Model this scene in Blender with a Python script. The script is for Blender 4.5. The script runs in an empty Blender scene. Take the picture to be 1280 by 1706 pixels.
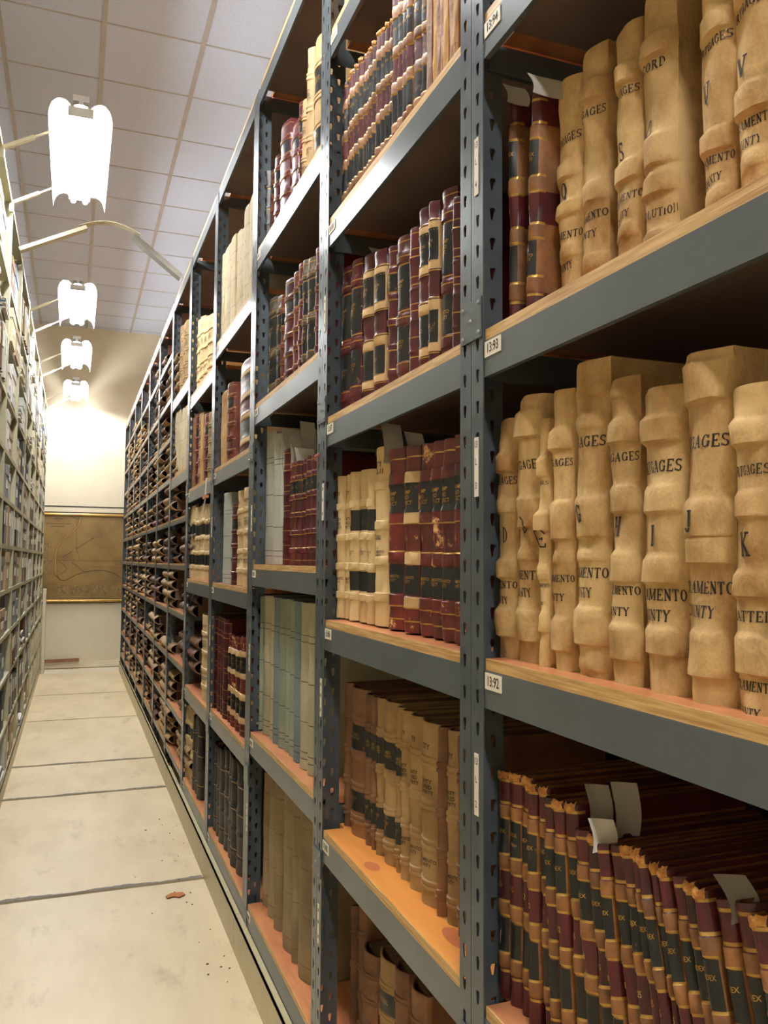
import bpy, math, random
from mathutils import Vector, Matrix
C = bpy.context.scene.collection
PI = math.pi
FIX_STRENGTH = 235.0
FIX_COLOR = (0.98, 0.99, 1.0)

# ---------------------------------------------------------------- camera
CZ = 1.405
cd = bpy.data.cameras.new('camera'); cam = bpy.data.objects.new('camera', cd); C.objects.link(cam)
cd.sensor_fit = 'VERTICAL'; cd.sensor_height = 24.0; cd.lens = 24.0 * 1380.0 / 1706.0
cd.clip_start = 0.05; cd.clip_end = 80
R3 = Matrix(((0.9362686308, -0.0266304548, -0.3502739925),
             (-0.3512267910, -0.0528364314, -0.9347984022),
             (0.0063868788, 0.9982480305, -0.0588224225)))
cam.matrix_world = Matrix.Translation((0, 0, CZ)) @ R3.to_4x4()
sc = bpy.context.scene
sc.camera = cam
# ---------------------------------------------------------------- world and exposure
w = bpy.data.worlds.new('world'); sc.world = w; w.use_nodes = True
w.node_tree.nodes['Background'].inputs[0].default_value = (0.9, 0.92, 1.0, 1)
w.node_tree.nodes['Background'].inputs[1].default_value = 0.05
sc.view_settings.view_transform = 'Standard'
sc.view_settings.look = 'None'
sc.view_settings.gamma = 1
sc.view_settings.use_curve_mapping = False
sc.view_settings.exposure = 0.0
try:
    sc.cycles.max_bounces = 8; sc.cycles.diffuse_bounces = 5; sc.cycles.glossy_bounces = 3
    sc.cycles.sample_clamp_indirect = 6
except Exception: pass

# ---------------------------------------------------------------- materials
def lin(c):
    return tuple(((v/255)/12.92 if v/255 <= .04045 else ((v/255+.055)/1.055)**2.4) for v in c)
MATS = {}
def mat(name, rgb, rough=.6, rgb2=None, scale=8., bump=0., bscale=60., metal=0., vary=0., spec=.5, stretch=None, contrast=(.35, .65), det=6, dirt=None):
    if name in MATS: return MATS[name]
    m = bpy.data.materials.new(name); m.use_nodes = True
    nt = m.node_tree; N = nt.nodes; L = nt.links
    b = N['Principled BSDF']
    b.inputs['Roughness'].default_value = rough
    b.inputs['Metallic'].default_value = metal
    b.inputs['Specular IOR Level'].default_value = spec
    tc = N.new('ShaderNodeTexCoord')
    src = tc.outputs['Object']
    oi = N.new('ShaderNodeObjectInfo')
    add = N.new('ShaderNodeVectorMath'); add.operation = 'MULTIPLY_ADD'
    add.inputs[1].default_value = (1, 1, 1)
    sc3 = N.new('ShaderNodeMath'); sc3.operation = 'MULTIPLY'; sc3.inputs[1].default_value = 37.0
    L.new(oi.outputs['Random'], sc3.inputs[0])
    L.new(src, add.inputs[0]); L.new(sc3.outputs[0], add.inputs[2])
    vec = add.outputs[0]
    if stretch:
        mp = N.new('ShaderNodeMapping'); mp.inputs['Scale'].default_value = stretch
        L.new(vec, mp.inputs[0]); vec = mp.outputs[0]
    c1 = lin(rgb); c2 = lin(rgb2) if rgb2 else tuple(v*.8 for v in c1)
    no = N.new('ShaderNodeTexNoise'); no.inputs['Scale'].default_value = scale; no.inputs['Detail'].default_value = det
    no.inputs['Roughness'].default_value = .62
    L.new(vec, no.inputs['Vector'])
    cr = N.new('ShaderNodeValToRGB')
    cr.color_ramp.elements[0].position = contrast[0]; cr.color_ramp.elements[0].color = (*c2, 1)
    cr.color_ramp.elements[1].position = contrast[1]; cr.color_ramp.elements[1].color = (*c1, 1)
    L.new(no.outputs['Fac'], cr.inputs[0])
    col = cr.outputs[0]
    if dirt:
        n2 = N.new('ShaderNodeTexNoise'); n2.inputs['Scale'].default_value = dirt[1]; n2.inputs['Detail'].default_value = 8
        n2.inputs['Roughness'].default_value = .7
        L.new(vec, n2.inputs['Vector'])
        r2 = N.new('ShaderNodeValToRGB'); r2.color_ramp.elements[0].position = dirt[2]; r2.color_ramp.elements[1].position = dirt[2]+dirt[3]
        L.new(n2.outputs['Fac'], r2.inputs[0])
        mx = N.new('ShaderNodeMix'); mx.data_type = 'RGBA'
        L.new(r2.outputs[0], mx.inputs[0]); L.new(col, mx.inputs[6]); mx.inputs[7].default_value = (*lin(dirt[0]), 1)
        col = mx.outputs[2]
    if vary:
        hs = N.new('ShaderNodeHueSaturation')
        mr = N.new('ShaderNodeMapRange'); mr.inputs[3].default_value = 1-vary; mr.inputs[4].default_value = 1+vary
        L.new(oi.outputs['Random'], mr.inputs[0]); L.new(mr.outputs[0], hs.inputs['Value'])
        L.new(col, hs.inputs['Color']); col = hs.outputs[0]
    L.new(col, b.inputs['Base Color'])
    if bump:
        nb = N.new('ShaderNodeTexNoise'); nb.inputs['Scale'].default_value = bscale; nb.inputs['Detail'].default_value = 4
        L.new(vec, nb.inputs['Vector'])
        bp = N.new('ShaderNodeBump'); bp.inputs['Strength'].default_value = bump; bp.inputs['Distance'].default_value = .004
        L.new(nb.outputs['Fac'], bp.inputs['Height']); L.new(bp.outputs[0], b.inputs['Normal'])
    MATS[name] = m
    return m
def emis(name, rgb, s):
    m = bpy.data.materials.new(name); m.use_nodes = True
    nt = m.node_tree; nt.nodes.clear()
    e = nt.nodes.new('ShaderNodeEmission'); o = nt.nodes.new('ShaderNodeOutputMaterial')
    e.inputs[0].default_value = (*rgb, 1); e.inputs[1].default_value = s
    nt.links.new(e.outputs[0], o.inputs[0]); return m

steel = mat('grey_steel_enamel', (96, 103, 105), .28, (86, 93, 95), 5, .05, 200, metal=.15, spec=.6)
steel_dark = mat('grey_steel_post', (92, 100, 104), .28, (74, 82, 87), 9, .08, 120, metal=.25, spec=.6)
ply_top = mat('shelf_board_face', (206, 140, 94), .3, (180, 112, 74), 3, .04, 60, stretch=(8, 1, 1), vary=.1)
ply_bare = mat('bare_plywood', (232, 162, 84), .32, (214, 136, 64), 2.2, .03, 60, stretch=(7, 1, 1), contrast=(.3, .7))
ply_edge = mat('plywood_edge', (214, 178, 118), .5, (168, 124, 68), 30, .1, 100, stretch=(1, .3, 8))
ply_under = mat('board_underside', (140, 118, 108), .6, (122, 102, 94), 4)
hardboard = mat('brown_hardboard', (58, 44, 36), .7, (46, 35, 29), 4)
canvas = mat('cream_canvas', (200, 168, 116), .8, (152, 114, 68), 9, .3, 300, vary=.08, spec=.25, dirt=((118, 84, 46), 13, .55, .28), stretch=(1, 1, .6), contrast=(.38, .6))
canvas_dark = mat('worn_canvas', (196, 156, 100), .8, (160, 116, 66), 7, .35, 90, vary=.1, spec=.25)
maroon = mat('maroon_leather', (88, 26, 30), .38, (58, 18, 22), 14, .15, 70, vary=.22, dirt=((150, 84, 52), 26, .66, .1))
brownmar = mat('brown_leather', (104, 48, 32), .42, (66, 30, 24), 12, .2, 70, vary=.25, dirt=((172, 112, 66), 22, .66, .1))
rustleather = mat('worn_red_leather', (118, 38, 28), .42, (70, 22, 20), 12, .2, 70, vary=.18, dirt=((214, 164, 104), 17, .59, .04))
tan = mat('tan_leather', (150, 100, 54), .6, (104, 66, 34), 14, .3, 80, vary=.18, dirt=((96, 62, 34), 20, .60, .2))
frayed = mat('frayed_leather', (216, 160, 84), .8, (168, 104, 50), 90, .5, 200)
tanpale = mat('pale_calf', (216, 184, 132), .6, (188, 150, 98), 10, .25, 80, vary=.08)
black = mat('black_label_leather', (26, 28, 28), .36, (16, 17, 18), 15, .15, 80, dirt=((134, 98, 58), 24, .62, .05))
blackworn = mat('worn_black_leather', (44, 36, 30), .45, (24, 20, 18), 12, .2, 60, vary=.25, dirt=((120, 84, 54), 24, .66, .1))
olive = mat('olive_brown_leather', (92, 80, 60), .45, (62, 52, 42), 12, .2, 60, vary=.2, dirt=((160, 132, 84), 24, .66, .12))
gold = mat('gilt', (196, 158, 84), .32, (160, 120, 56), 40, metal=.6)
ink = mat('black_ink', (26, 20, 14), .8, (44, 32, 20), 120)
inkf = mat('faded_ink', (86, 66, 42), .8, (120, 92, 60), 120)
creamlaw = mat('cream_buckram', (214, 188, 138), .7, (192, 160, 108), 8, .2, 90, vary=.07)
paperbuck = mat('faded_tan_buckram', (168, 138, 92), .72, (132, 102, 62), 7, .2, 90, vary=.14, dirt=((112, 78, 48), 12, .62, .16))
brownlaw = mat('brown_calf', (132, 92, 58), .6, (94, 62, 40), 7, .2, 70, vary=.14)
greyg = mat('grey_green_cloth', (142, 150, 128), .75, (118, 126, 106), 6, .1, 90, vary=.06)
greyy = mat('putty_cloth', (172, 166, 136), .75, (148, 142, 112), 6, .1, 90, vary=.06)
greyb = mat('blue_grey_cloth', (122, 134, 132), .75, (100, 112, 112), 6, .1, 90, vary=.06)
greyc = mat('pale_grey_cloth', (176, 176, 162), .75, (150, 150, 136), 6, .1, 90, vary=.08)
tallc = mat('drab_canvas', (146, 128, 96), .8, (116, 98, 70), 6, .2, 90, vary=.08)
tanbox = mat('sand_cloth', (206, 190, 154), .8, (180, 160, 122), 8, .15, 90, vary=.1)
pages = mat('aged_page_edges', (124, 98, 66), .9, (84, 65, 44), 60, .3, 200, stretch=(1, 14, .5))
white_paper = mat('white_paper', (224, 220, 208), .8, (210, 204, 190), 5)
label_w = mat('label_card', (226, 220, 200), .6, (214, 206, 184), 12)
rollbrown = mat('ribbed_brown_calf', (116, 86, 62), .6, (88, 60, 42), 9, .2, 70, vary=.3)
rollcream = mat('ribbed_cream_canvas', (170, 142, 100), .7, (160, 128, 84), 9, .2, 70, vary=.16)

# ---------------------------------------------------------------- mesh helpers
class MB:
    def __init__(s): s.v = []; s.f = []; s.m = []; s.mats = []; s.sm = []
    def mi(s, m):
        if m not in s.mats: s.mats.append(m)
        return s.mats.index(m)
    def poly(s, pts, m, smooth=False):
        b = len(s.v); s.v += [tuple(p) for p in pts]; s.f.append(tuple(range(b, b+len(pts)))); s.m.append(s.mi(m)); s.sm.append(smooth)
    def box(s, lo, hi, m, T=None):
        x0, y0, z0 = lo; x1, y1, z1 = hi
        p = [(x0,y0,z0),(x1,y0,z0),(x1,y1,z0),(x0,y1,z0),(x0,y0,z1),(x1,y0,z1),(x1,y1,z1),(x0,y1,z1)]
        if T: p = [tuple(T @ Vector(q)) for q in p]
        b = len(s.v); s.v += p
        for q in ((0,3,2,1),(4,5,6,7),(0,1,5,4),(1,2,6,5),(2,3,7,6),(3,0,4,7)):
            s.f.append(tuple(b+i for i in q)); s.m.append(s.mi(m)); s.sm.append(False)
    def grid(s, rows, mf, smooth=True, flip=False):
        b = len(s.v); n = len(rows[0])
        for r in rows: s.v += [tuple(p) for p in r]
        for i in range(len(rows)-1):
            for j in range(n-1):
                a = b+i*n+j
                q = (a, a+1, a+n+1, a+n)
                s.f.append(q[::-1] if flip else q); s.m.append(s.mi(mf(i, j) if callable(mf) else mf)); s.sm.append(smooth)
    def tube(s, a, b, r, m, n=10, r2=None):
        a = Vector(a); b = Vector(b); d = (b-a).normalized()
        u = d.orthogonal().normalized(); v = d.cross(u); r2 = r if r2 is None else r2
        A = [a+(u*math.cos(2*PI*i/n)+v*math.sin(2*PI*i/n))*r for i in range(n)]
        B = [b+(u*math.cos(2*PI*i/n)+v*math.sin(2*PI*i/n))*r2 for i in range(n)]
        for i in range(n):
            s.poly([A[i], A[(i+1)%n], B[(i+1)%n], B[i]], m)
        s.poly(A[::-1], m); s.poly(B, m)
    def mesh(s, name, merge=False):
        me = bpy.data.meshes.new(name); me.from_pydata(s.v, [], s.f)
        for m in s.mats: me.materials.append(m)
        me.polygons.foreach_set('material_index', s.m); me.polygons.foreach_set('use_smooth', s.sm)
        me.update()
        return me
    def obj(s, name, parent=None, **k):
        return link(name, s.mesh(name), parent, **k)
def link(name, me, parent=None, label=None, cat=None, group=None, kind=None):
    o = bpy.data.objects.new(name, me); C.objects.link(o)
    if parent: o.parent = parent
    if label: o['label'] = label
    if cat: o['category'] = cat
    if group: o['group'] = group
    if kind: o['kind'] = kind
    return o
def tag(o, label, cat, group=None):
    o['label'] = label; o['category'] = cat
    if group: o['group'] = group
def empty(name, loc, label=None, cat=None, group=None):
    o = bpy.data.objects.new(name, None); C.objects.link(o); o.location = loc; o.empty_display_size = .05
    if label: tag(o, label, cat, group)
    return o
TREE = {}
def add_child(p, c): TREE.setdefault(p.name, []).append(c)
def copy_tree(o, parent=None):
    c = o.copy(); C.objects.link(c); c.parent = parent
    for ch in [x for x in o.children]: copy_tree(ch, c)
    return c

ORD = ['zeroth','first','second','third','fourth','fifth','sixth','seventh','eighth','ninth','tenth','eleventh','twelfth','thirteenth','fourteenth','fifteenth','sixteenth','seventeenth','eighteenth','nineteenth','twentieth','twenty-first','twenty-second','twenty-third','twenty-fourth','twenty-fifth','twenty-sixth','twenty-seventh','twenty-eighth','twenty-ninth','thirtieth','thirty-first','thirty-second','thirty-third','thirty-fourth']

# ---------------------------------------------------------------- text
TCACHE = {}
def text_tris(s):
    if s in TCACHE: return TCACHE[s]
    cu = bpy.data.curves.new('t', 'FONT'); cu.body = s; cu.size = 1.0; cu.align_x = 'CENTER'; cu.align_y = 'CENTER'
    cu.resolution_u = 2; cu.offset = .012; cu.space_line = .95
    o = bpy.data.objects.new('t', cu); C.objects.link(o)
    bpy.context.view_layer.update()
    me = bpy.data.meshes.new_from_object(o.evaluated_get(bpy.context.evaluated_depsgraph_get()))
    v = [(p.co.x, p.co.y) for p in me.vertices]; f = [tuple(p.vertices) for p in me.polygons]
    bpy.data.objects.remove(o); bpy.data.curves.remove(cu); bpy.data.meshes.remove(me)
    # slab serifs on the outer feet and heads of the letters are left to the font
    TCACHE[s] = (v, f); return v, f
def add_text(mb, s, size, fn, m, sx=1.0, keep=None):
    v, f = text_tris(s)
    b = len(mb.v)
    mb.v += [tuple(fn(x*size*sx, y*size)) for x, y in v]
    for q in f:
        if keep and not all(keep(v[i][0]*size*sx) for i in q): continue
        mb.f.append(tuple(b+i for i in q)); mb.m.append(mb.mi(m)); mb.sm.append(False)
# ================================================================ STRUCTURE
beige_floor = mat('painted_floor_panel', (226, 208, 172), .4, (204, 184, 146), 3.2, .04, 30, spec=.4, dirt=((150, 128, 102), 7.5, .56, .34), stretch=(1, .4, 1), contrast=(.3, .66))
seam_dark = mat('floor_seam', (70, 64, 56), .6, (48, 44, 40), 30)
rail_steel = mat('worn_steel_rail', (150, 140, 128), .3, (96, 88, 80), 30, metal=.7)
wall_paint = mat('off_white_wall', (222, 210, 184), .75, (212, 200, 172), 1.5, .03, 60, dirt=((176, 168, 156), 3, .66, .25))
ceil_tile = mat('ceiling_tile', (212, 221, 240), .9, (204, 213, 232), 60, .25, 220)
tbar = mat('ceiling_grid', (186, 181, 178), .6, (176, 171, 168), 10)
tan_curb = mat('tan_enamel', (190, 178, 138), .38, (176, 164, 124), 6, .03, 60, spec=.5)
YW = 11.56
CH = 3.064 + CZ
RAILS = (-1.6, 0.9, 2.35, 3.79, 5.36, 6.17, 7.85, 9.3, 11.02)
mb = MB(); mb.box((-1.9, -4.4, -.12), (3.2, YW+.1, -.03), beige_floor); mb.obj('floor', kind='structure')
# deck panels between the rails, each lifted over the slab
edges = [-4.4] + list(RAILS)
mb = MB()
for a, b in zip(edges[:-1], edges[1:]):
    mb.box((-.352, a+.014, -.03), (.585, b-.014, 0), beige_floor)
mb.box((-1.9, -4.4, -.03), (-.352, 11.02, -.004), beige_floor)
mb.box((.585, -4.4, -.03), (3.2, 11.02, -.004), beige_floor)
mb.box((-.6, 11.03, -.03), (3.2, YW, -.012), wall_paint)
mb.obj('floor', kind='structure')
for i, y in enumerate(RAILS[:-1]):
    mb = MB(); mb.box((-.352, y-.009, -.028), (.585, y-.002, -.004), rail_steel); mb.box((-.352, y-.014, -.0299), (.585, y+.014, -.024), seam_dark)
    mb.obj('trim_%d' % (10+i), kind='structure')
smudge = mat('rubber_scuff', (132, 124, 112), .6, (104, 96, 86), 60)
for i, y in ((0, 3.79), (1, 5.36), (2, 6.17)):
    mb = MB(); rs = random.Random(i); n = 60
    hs = [.004+.022*abs(math.sin(k*.13+i))*rs.uniform(.5, 1)+.004*rs.random() for k in range(n+1)]
    for k in range(n):
        x0 = -.345+.92*k/n; x1 = -.345+.92*(k+1)/n
        mb.poly([(x0, y+.0142, .0006), (x1, y+.0142, .0006), (x1, y+.0142+hs[k+1], .0006), (x0, y+.0142+hs[k], .0006)], smudge)
    mb.obj('trim_%d' % (20+i), kind='structure')
mb = MB(); mb.box((-1.9, YW, -.03), (3.2, YW+.1, CH), wall_paint); mb.obj('wall_far', kind='structure')
mb = MB(); mb.box((-2.0, -4.4, -.03), (-1.9, YW+.1, CH), wall_paint); mb.obj('wall_left', kind='structure')
mb = MB(); mb.box((3.2, -4.4, -.03), (3.3, YW+.1, CH), wall_paint); mb.obj('wall_right', kind='structure')
mb = MB(); mb.box((-2.0, -4.5, -.03), (3.3, -4.4, CH), wall_paint); mb.obj('wall_behind', kind='structure')
mb = MB(); mb.box((-2.0, -4.5, CH), (3.3, YW+.1, CH+.05), ceil_tile)
x = .088 - .56*4
while x < 3.2:
    mb.box((x-.014, -4.4, CH-.005), (x+.014, YW, CH), tbar); x += .56
y = 4.84 - .6*15
while y < YW:
    mb.box((-1.9, y-.005, CH-.004), (3.2, y+.005, CH), tbar); y += .6
mb.obj('ceiling', kind='structure')
mb = MB(); mb.box((-.55, YW-.02, 0), (3.2, YW, .075), wall_paint); mb.obj('baseboard_far', kind='structure')
# ledge above the map, with its dark cable line
mb = MB(); mb.box((-1.2, YW-.03, 2.015), (1.6, YW, 2.075), wall_paint); mb.box((-1.2, YW-.034, 2.082), (1.6, YW-.001, 2.094), seam_dark); mb.obj('trim_1', kind='structure')
# tan kick curbs in front of both rack lines
mb = MB()
for a, b in ((-1.0, 1.9), (1.9, 3.06), (3.06, 5.36), (5.36, 7.85), (7.85, 11.02)):
    mb.box((.578, a+.002, -.004), (.584, b-.002, .128), tan_curb); mb.box((.578, a+.002, .122), (.601 if b < 6 else .592, b-.002, .128), tan_curb)
mb.obj('trim_2', kind='structure')
mb = MB()
for a, b in ((-1.0, 3.06), (3.06, 6.17), (6.17, 9.3), (9.3, 11.02)):
    mb.box((-.352, a+.002, -.004), (-.346, b-.002, .1), tan_curb); mb.box((-.365, a+.002, .094), (-.346, b-.002, .1), tan_curb)
mb.obj('trim_3', kind='structure')

# ================================================================ LIGHT FIXTURES
tube_mat = emis('fluorescent_tube', FIX_COLOR, FIX_STRENGTH)
refl = mat('white_reflector', (240, 240, 236), .4, (232, 232, 228), 3)
def translucent(m, k):
    nt = m.node_tree; b = nt.nodes['Principled BSDF']; o = [n for n in nt.nodes if n.type == 'OUTPUT_MATERIAL'][0]
    t = nt.nodes.new('ShaderNodeBsdfTranslucent'); t.inputs[0].default_value = (.9, .9, .9, 1); mx = nt.nodes.new('ShaderNodeMixShader'); mx.inputs[0].default_value = k
    nt.links.new(b.outputs[0], mx.inputs[1]); nt.links.new(t.outputs[0], mx.inputs[2]); nt.links.new(mx.outputs[0], o.inputs[0])
shade_m = mat('milky_acrylic_shade', (242, 242, 238), .4, (236, 236, 232), 3); translucent(shade_m, .4)
arm_mat = mat('cream_steel_arm', (206, 198, 168), .45, (190, 182, 150), 6)
FZ = 2.0 + CZ
def slot_film():
    m = bpy.data.materials.new('clear_slot_film'); m.use_nodes = True; nt = m.node_tree; nt.nodes.clear()
    o = nt.nodes.new('ShaderNodeOutputMaterial'); a = nt.nodes.new('ShaderNodeBsdfTransparent'); t = nt.nodes.new('ShaderNodeBsdfTranslucent'); d = nt.nodes.new('ShaderNodeBsdfDiffuse')
    m1 = nt.nodes.new('ShaderNodeMixShader'); m1.inputs[0].default_value = .5; m2 = nt.nodes.new('ShaderNodeMixShader'); m2.inputs[0].default_value = .3
    nt.links.new(t.outputs[0], m1.inputs[1]); nt.links.new(d.outputs[0], m1.inputs[2]); nt.links.new(a.outputs[0], m2.inputs[1]); nt.links.new(m1.outputs[0], m2.inputs[2]); nt.links.new(m2.outputs[0], o.inputs[0])
    return m
film = slot_film()
def reflector_profile():
    # two arches side by side with a lower, flatter hump between them; an uplight slot runs along each crown
    K = [(-.138, 0), (-.134, .03), (-.124, .058), (-.105, .078), (-.090, .083)]
    M_ = [(-.062, .079), (-.046, .064), (-.040, .056), (-.026, .064), (-.012, .068)]
    return K, M_ + [(0, .069)] + [(-x, z) for x, z in M_[::-1]], [(-x, z) for x, z in K[::-1]]
def make_fixture(first=True):
    root = empty('hanging_light', (0, 0, 0))
    pr = reflector_profile(); L = 1.05
    mb = MB()
    for k_, seg in enumerate(pr):
        mt = refl if k_ == 1 else shade_m
        mb.grid([[(x, 0, z) for x, z in seg], [(x, L, z) for x, z in seg]], mt, True)
    for sg in (-1, 1):
        p = [(sg*.090, .083), (sg*.076, .084), (sg*.062, .079)]
        mb.grid([[(x, 0, z) for x, z in p], [(x, L, z) for x, z in p]], film, True)
    mb.obj('reflector', root)
    for x in (-.032, .032):
        m = MB(); m.tube((x, .03, .038), (x, L-.03, .038), .014, tube_mat, 10); m.obj('fluorescent_tube', root)
    m = MB(); m.box((-.035, .02, .094), (.035, L-.02, .122), refl); m.box((-.01, .02, .069), (.01, L-.02, .094), refl); m.obj('ballast_box', root)
    for yy in (.04, L-.06):
        m = MB(); m.box((-.055, yy-.03, .02), (.055, yy-.018, .06), refl); m.obj('tube_holder', root)
    for yy in (.08, .70):
        m = MB(); T = Matrix.Translation((-.322, yy, -.158)) @ Matrix.Rotation(-math.radians(30), 4, 'Y')
        m.box((0, 0, 0), (.15, .022, .016), arm_mat, T); m.box((.15, .006, .004), (.30, .015, .012), arm_mat, T)
        m.box((-.338, yy-.004, -.20), (-.318, yy+.028, -.14), arm_mat)
        m.obj('mounting_arm', root)
    return root
fx0 = make_fixture()
FYS = [3.92, 6.54, 8.31, 10.22, 1.45, -1.2, -3.2]
FL = ['nearest of the four visible hanging lights over the aisle', 'second hanging fluorescent light along the aisle, beyond the overhead tie', 'third hanging fluorescent light along the aisle', 'farthest hanging fluorescent light, right before the end wall', 'hanging fluorescent light directly above the viewer', 'hanging fluorescent light behind the viewer', 'rearmost hanging fluorescent light behind the viewer']
for i, y in enumerate(FYS):
    o = fx0 if i == 0 else copy_tree(fx0)
    o.location = (.17 if i == 4 else -.02, y, FZ); tag(o, FL[i], 'light', 'hanging fluorescent lights over the aisle')
# lights of the neighbouring aisles
for i, (x, y) in enumerate(((2.1, 2.0), (2.1, 5.2), (2.1, 8.6))):
    o = copy_tree(fx0)
    for ch in list(o.children):
        if ch.name.startswith('mounting'): bpy.data.objects.remove(ch)
    for q in (.15, .85):
        m = MB(); m.tube((0, q, .12), (0, q, CH-FZ-.3), .006, refl, 6); m.obj('hanger_rod', o)
    o.location = (x, y, FZ+.3); tag(o, ['hanging light of the next aisle, near end', 'hanging light of the next aisle, middle', 'hanging light of the next aisle, far end'][i], 'light', 'hanging lights of the next aisle')

# overhead tie between the rack tops
tie = empty('overhead_tie', (0, 5.3, 0), 'arched steel tie spanning the aisle between both rack tops', 'tie')
dark_tie = mat('grey_tie_steel', (128, 124, 112), .5, (112, 108, 98), 6)
def bar(p, q, wy, th, m, name, par, y=0):
    p = Vector((p[0], y, p[1])); q = Vector((q[0], y, q[1])); d = (q-p); L = d.length; a = math.atan2(d.z, d.x)
    b = MB(); T = Matrix.Translation(p) @ Matrix.Rotation(-a, 4, 'Y'); b.box((0, -wy/2, -th), (L, wy/2, 0), m, T); return b.obj(name, par)
bar((-.352, 1.845+CZ), (.02, 2.035+CZ), .06, .022, arm_mat, 'left_channel', tie)
bar((.31, 2.02+CZ), (.605, 1.80+CZ), .075, .03, dark_tie, 'right_channel', tie)
mb = MB()
pts = [(-.02+.36*t, (2.025+.075*math.sin(PI*(.1+.8*t)))+CZ-.02) for t in [i/10 for i in range(11)]]
for (a, b) in zip(pts[:-1], pts[1:]):
    mb.poly([(a[0], -.03, a[1]), (a[0], .03, a[1]), (b[0], .03, b[1]), (b[0], -.03, b[1])], arm_mat, True)
    mb.poly([(a[0], -.03, a[1]-.004), (b[0], -.03, b[1]-.004), (b[0], .03, b[1]-.004), (a[0], .03, a[1]-.004)], arm_mat, True)
    mb.poly([(a[0], -.03, a[1]-.004), (a[0], -.03, a[1]), (b[0], -.03, b[1]), (b[0], -.03, b[1]-.004)], arm_mat)
mb.obj('curved_strap', tie)

# ================================================================ MAP ON THE END WALL
map_paper = mat('aged_map_sheet', (146, 116, 60), .5, (116, 90, 46), 3.5, 0, 10, dirt=((112, 84, 42), 4, .55, .3), contrast=(.3, .7))
map_left = mat('map_lighter_area', (172, 128, 58), .5, (150, 110, 50), 3.5)
map_line = mat('map_line_ink', (84, 62, 32), .6, (66, 48, 26), 20)
rod_gold = mat('gilded_rod', (196, 160, 92), .3, (170, 132, 66), 10, metal=.5)
rod_dark = mat('dark_wood_rod', (74, 56, 46), .4, (56, 42, 34), 10)
mp = empty('wall_map', (0, YW, CZ), 'large yellowed antique wall map on gilded rods', 'map')
MX0, MX1, MZ0, MZ1 = -.62, .86, -.52, .56
yf = -.03
m = MB(); m.box((MX0, yf, MZ0), (MX1, yf+.006, MZ1), map_paper); m.obj('map_sheet', mp)
def lines(path, wd, mt, mb, y=yf-.0015):
    for a, b in zip(path[:-1], path[1:]):
        a = Vector((a[0], 0, a[1])); b = Vector((b[0], 0, b[1])); d = (b-a).normalized(); n = Vector((-d.z, 0, d.x))*wd/2
        mb.poly([(p.x, y, p.z) for p in (a-n, b-n, b+n, a+n)], mt)
def mpx(px, py):  # zoom picture of the map region -> map plane
    X = -.36 + (px-75)/(655-75)*(.645+.36); Z = .585 - (py-445)/(1050-445)*1.11; return (X, Z)
mb = MB()
riv = [(330, 470), (318, 520), (280, 570), (230, 610), (190, 650), (170, 690), (160, 740), (162, 800), (165, 860), (180, 890)]
lines([mpx(*p) for p in riv], .022, map_left, mb)
lines([mpx(x-7, y) for x, y in riv], .004, map_line, mb, yf-.002); lines([mpx(x+7, y) for x, y in riv], .004, map_line, mb, yf-.002)
lines([mpx(*p) for p in ((255, 462), (300, 480), (340, 480))], .006, map_line, mb)
lines([mpx(*p) for p in ((305, 480), (305, 690), (335, 770))], .004, map_line, mb)
lines([mpx(*p) for p in ((300, 695), (425, 615))], .007, map_line, mb)
lines([mpx(*p) for p in ((205, 758), (275, 712))], .007, map_line, mb)
lines([mpx(*p) for p in ((180, 775), (655, 778))], .004, map_line, mb)
lines([mpx(*p) for p in ((400, 820), (640, 826))], .003, map_line, mb)
lines([mpx(*p) for p in ((170, 880), (200, 915), (240, 915), (300, 880), (350, 862), (420, 848), (510, 846), (580, 868), (640, 905))], .009, map_line, mb)
lines([mpx(*p) for p in ((180, 780), (215, 800), (240, 830), (225, 860), (190, 872))], .005, map_line, mb)
lines([mpx(*p) for p in ((275, 790), (320, 820), (370, 860), (400, 850))], .006, map_line, mb)
for x in (95, 130): lines([mpx(x, 470), mpx(x+1, 472)], .002, map_line, mb)
mb.obj('map_lines', mp)
mb = MB()
for (x0, y0, x1, y1) in ((145, 478, 210, 486), (165, 494, 190, 500), (95, 514, 265, 520), (125, 532, 222, 540), (150, 572, 180, 575)):
    n = int((x1-x0)/7)
    for i in range(n):
        xa = x0+i*7; lines([mpx(xa, (y0+y1)/2), mpx(xa+4.6, (y0+y1)/2)], (y1-y0)*.0017, map_line, mb)
mb.obj('map_title', mp)
vign = mat('map_vignette_engraving', (104, 84, 54), .6, (150, 118, 66), 40, contrast=(.4, .6))
for (x0, y0, x1, y1) in ((60, 655, 130, 705), (60, 755, 140, 795), (55, 820, 125, 880), (180, 955, 240, 1010), (250, 960, 360, 1012), (375, 955, 410, 1012), (425, 955, 530, 1010), (560, 960, 640, 1005)):
    m = MB(); a = mpx(x0, y0); b = mpx(x1, y1); m.box((a[0], yf-.0025, b[1]), (b[0], yf-.0005, a[1]), vign); m.obj('map_vignette', mp)
for z, nm in ((.575, 'top_rod'), (-.545, 'bottom_rod')):
    m = MB(); m.tube((MX0-.02, -.034, z), (MX1+.02, -.034, z), .02, rod_gold, 12); m.box((MX0-.02, -.02, z-.03 if z < 0 else z+.0), (MX1+.02, -.002, z-.0 if z < 0 else z+.035), rod_dark); m.obj(nm, mp)
m = MB(); T = Matrix.Translation((-.31, YW-.06, .075)) @ Matrix.Rotation(math.radians(-.8), 4, 'Y'); m.box((0, 0, 0), (.42, .025, .04), mat('brown_wood_strip', (150, 106, 78), .6, (124, 84, 62), 8), T)
m.obj('wood_strip', label='short brown wood strip lying at the foot of the end wall', cat='strip')
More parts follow.
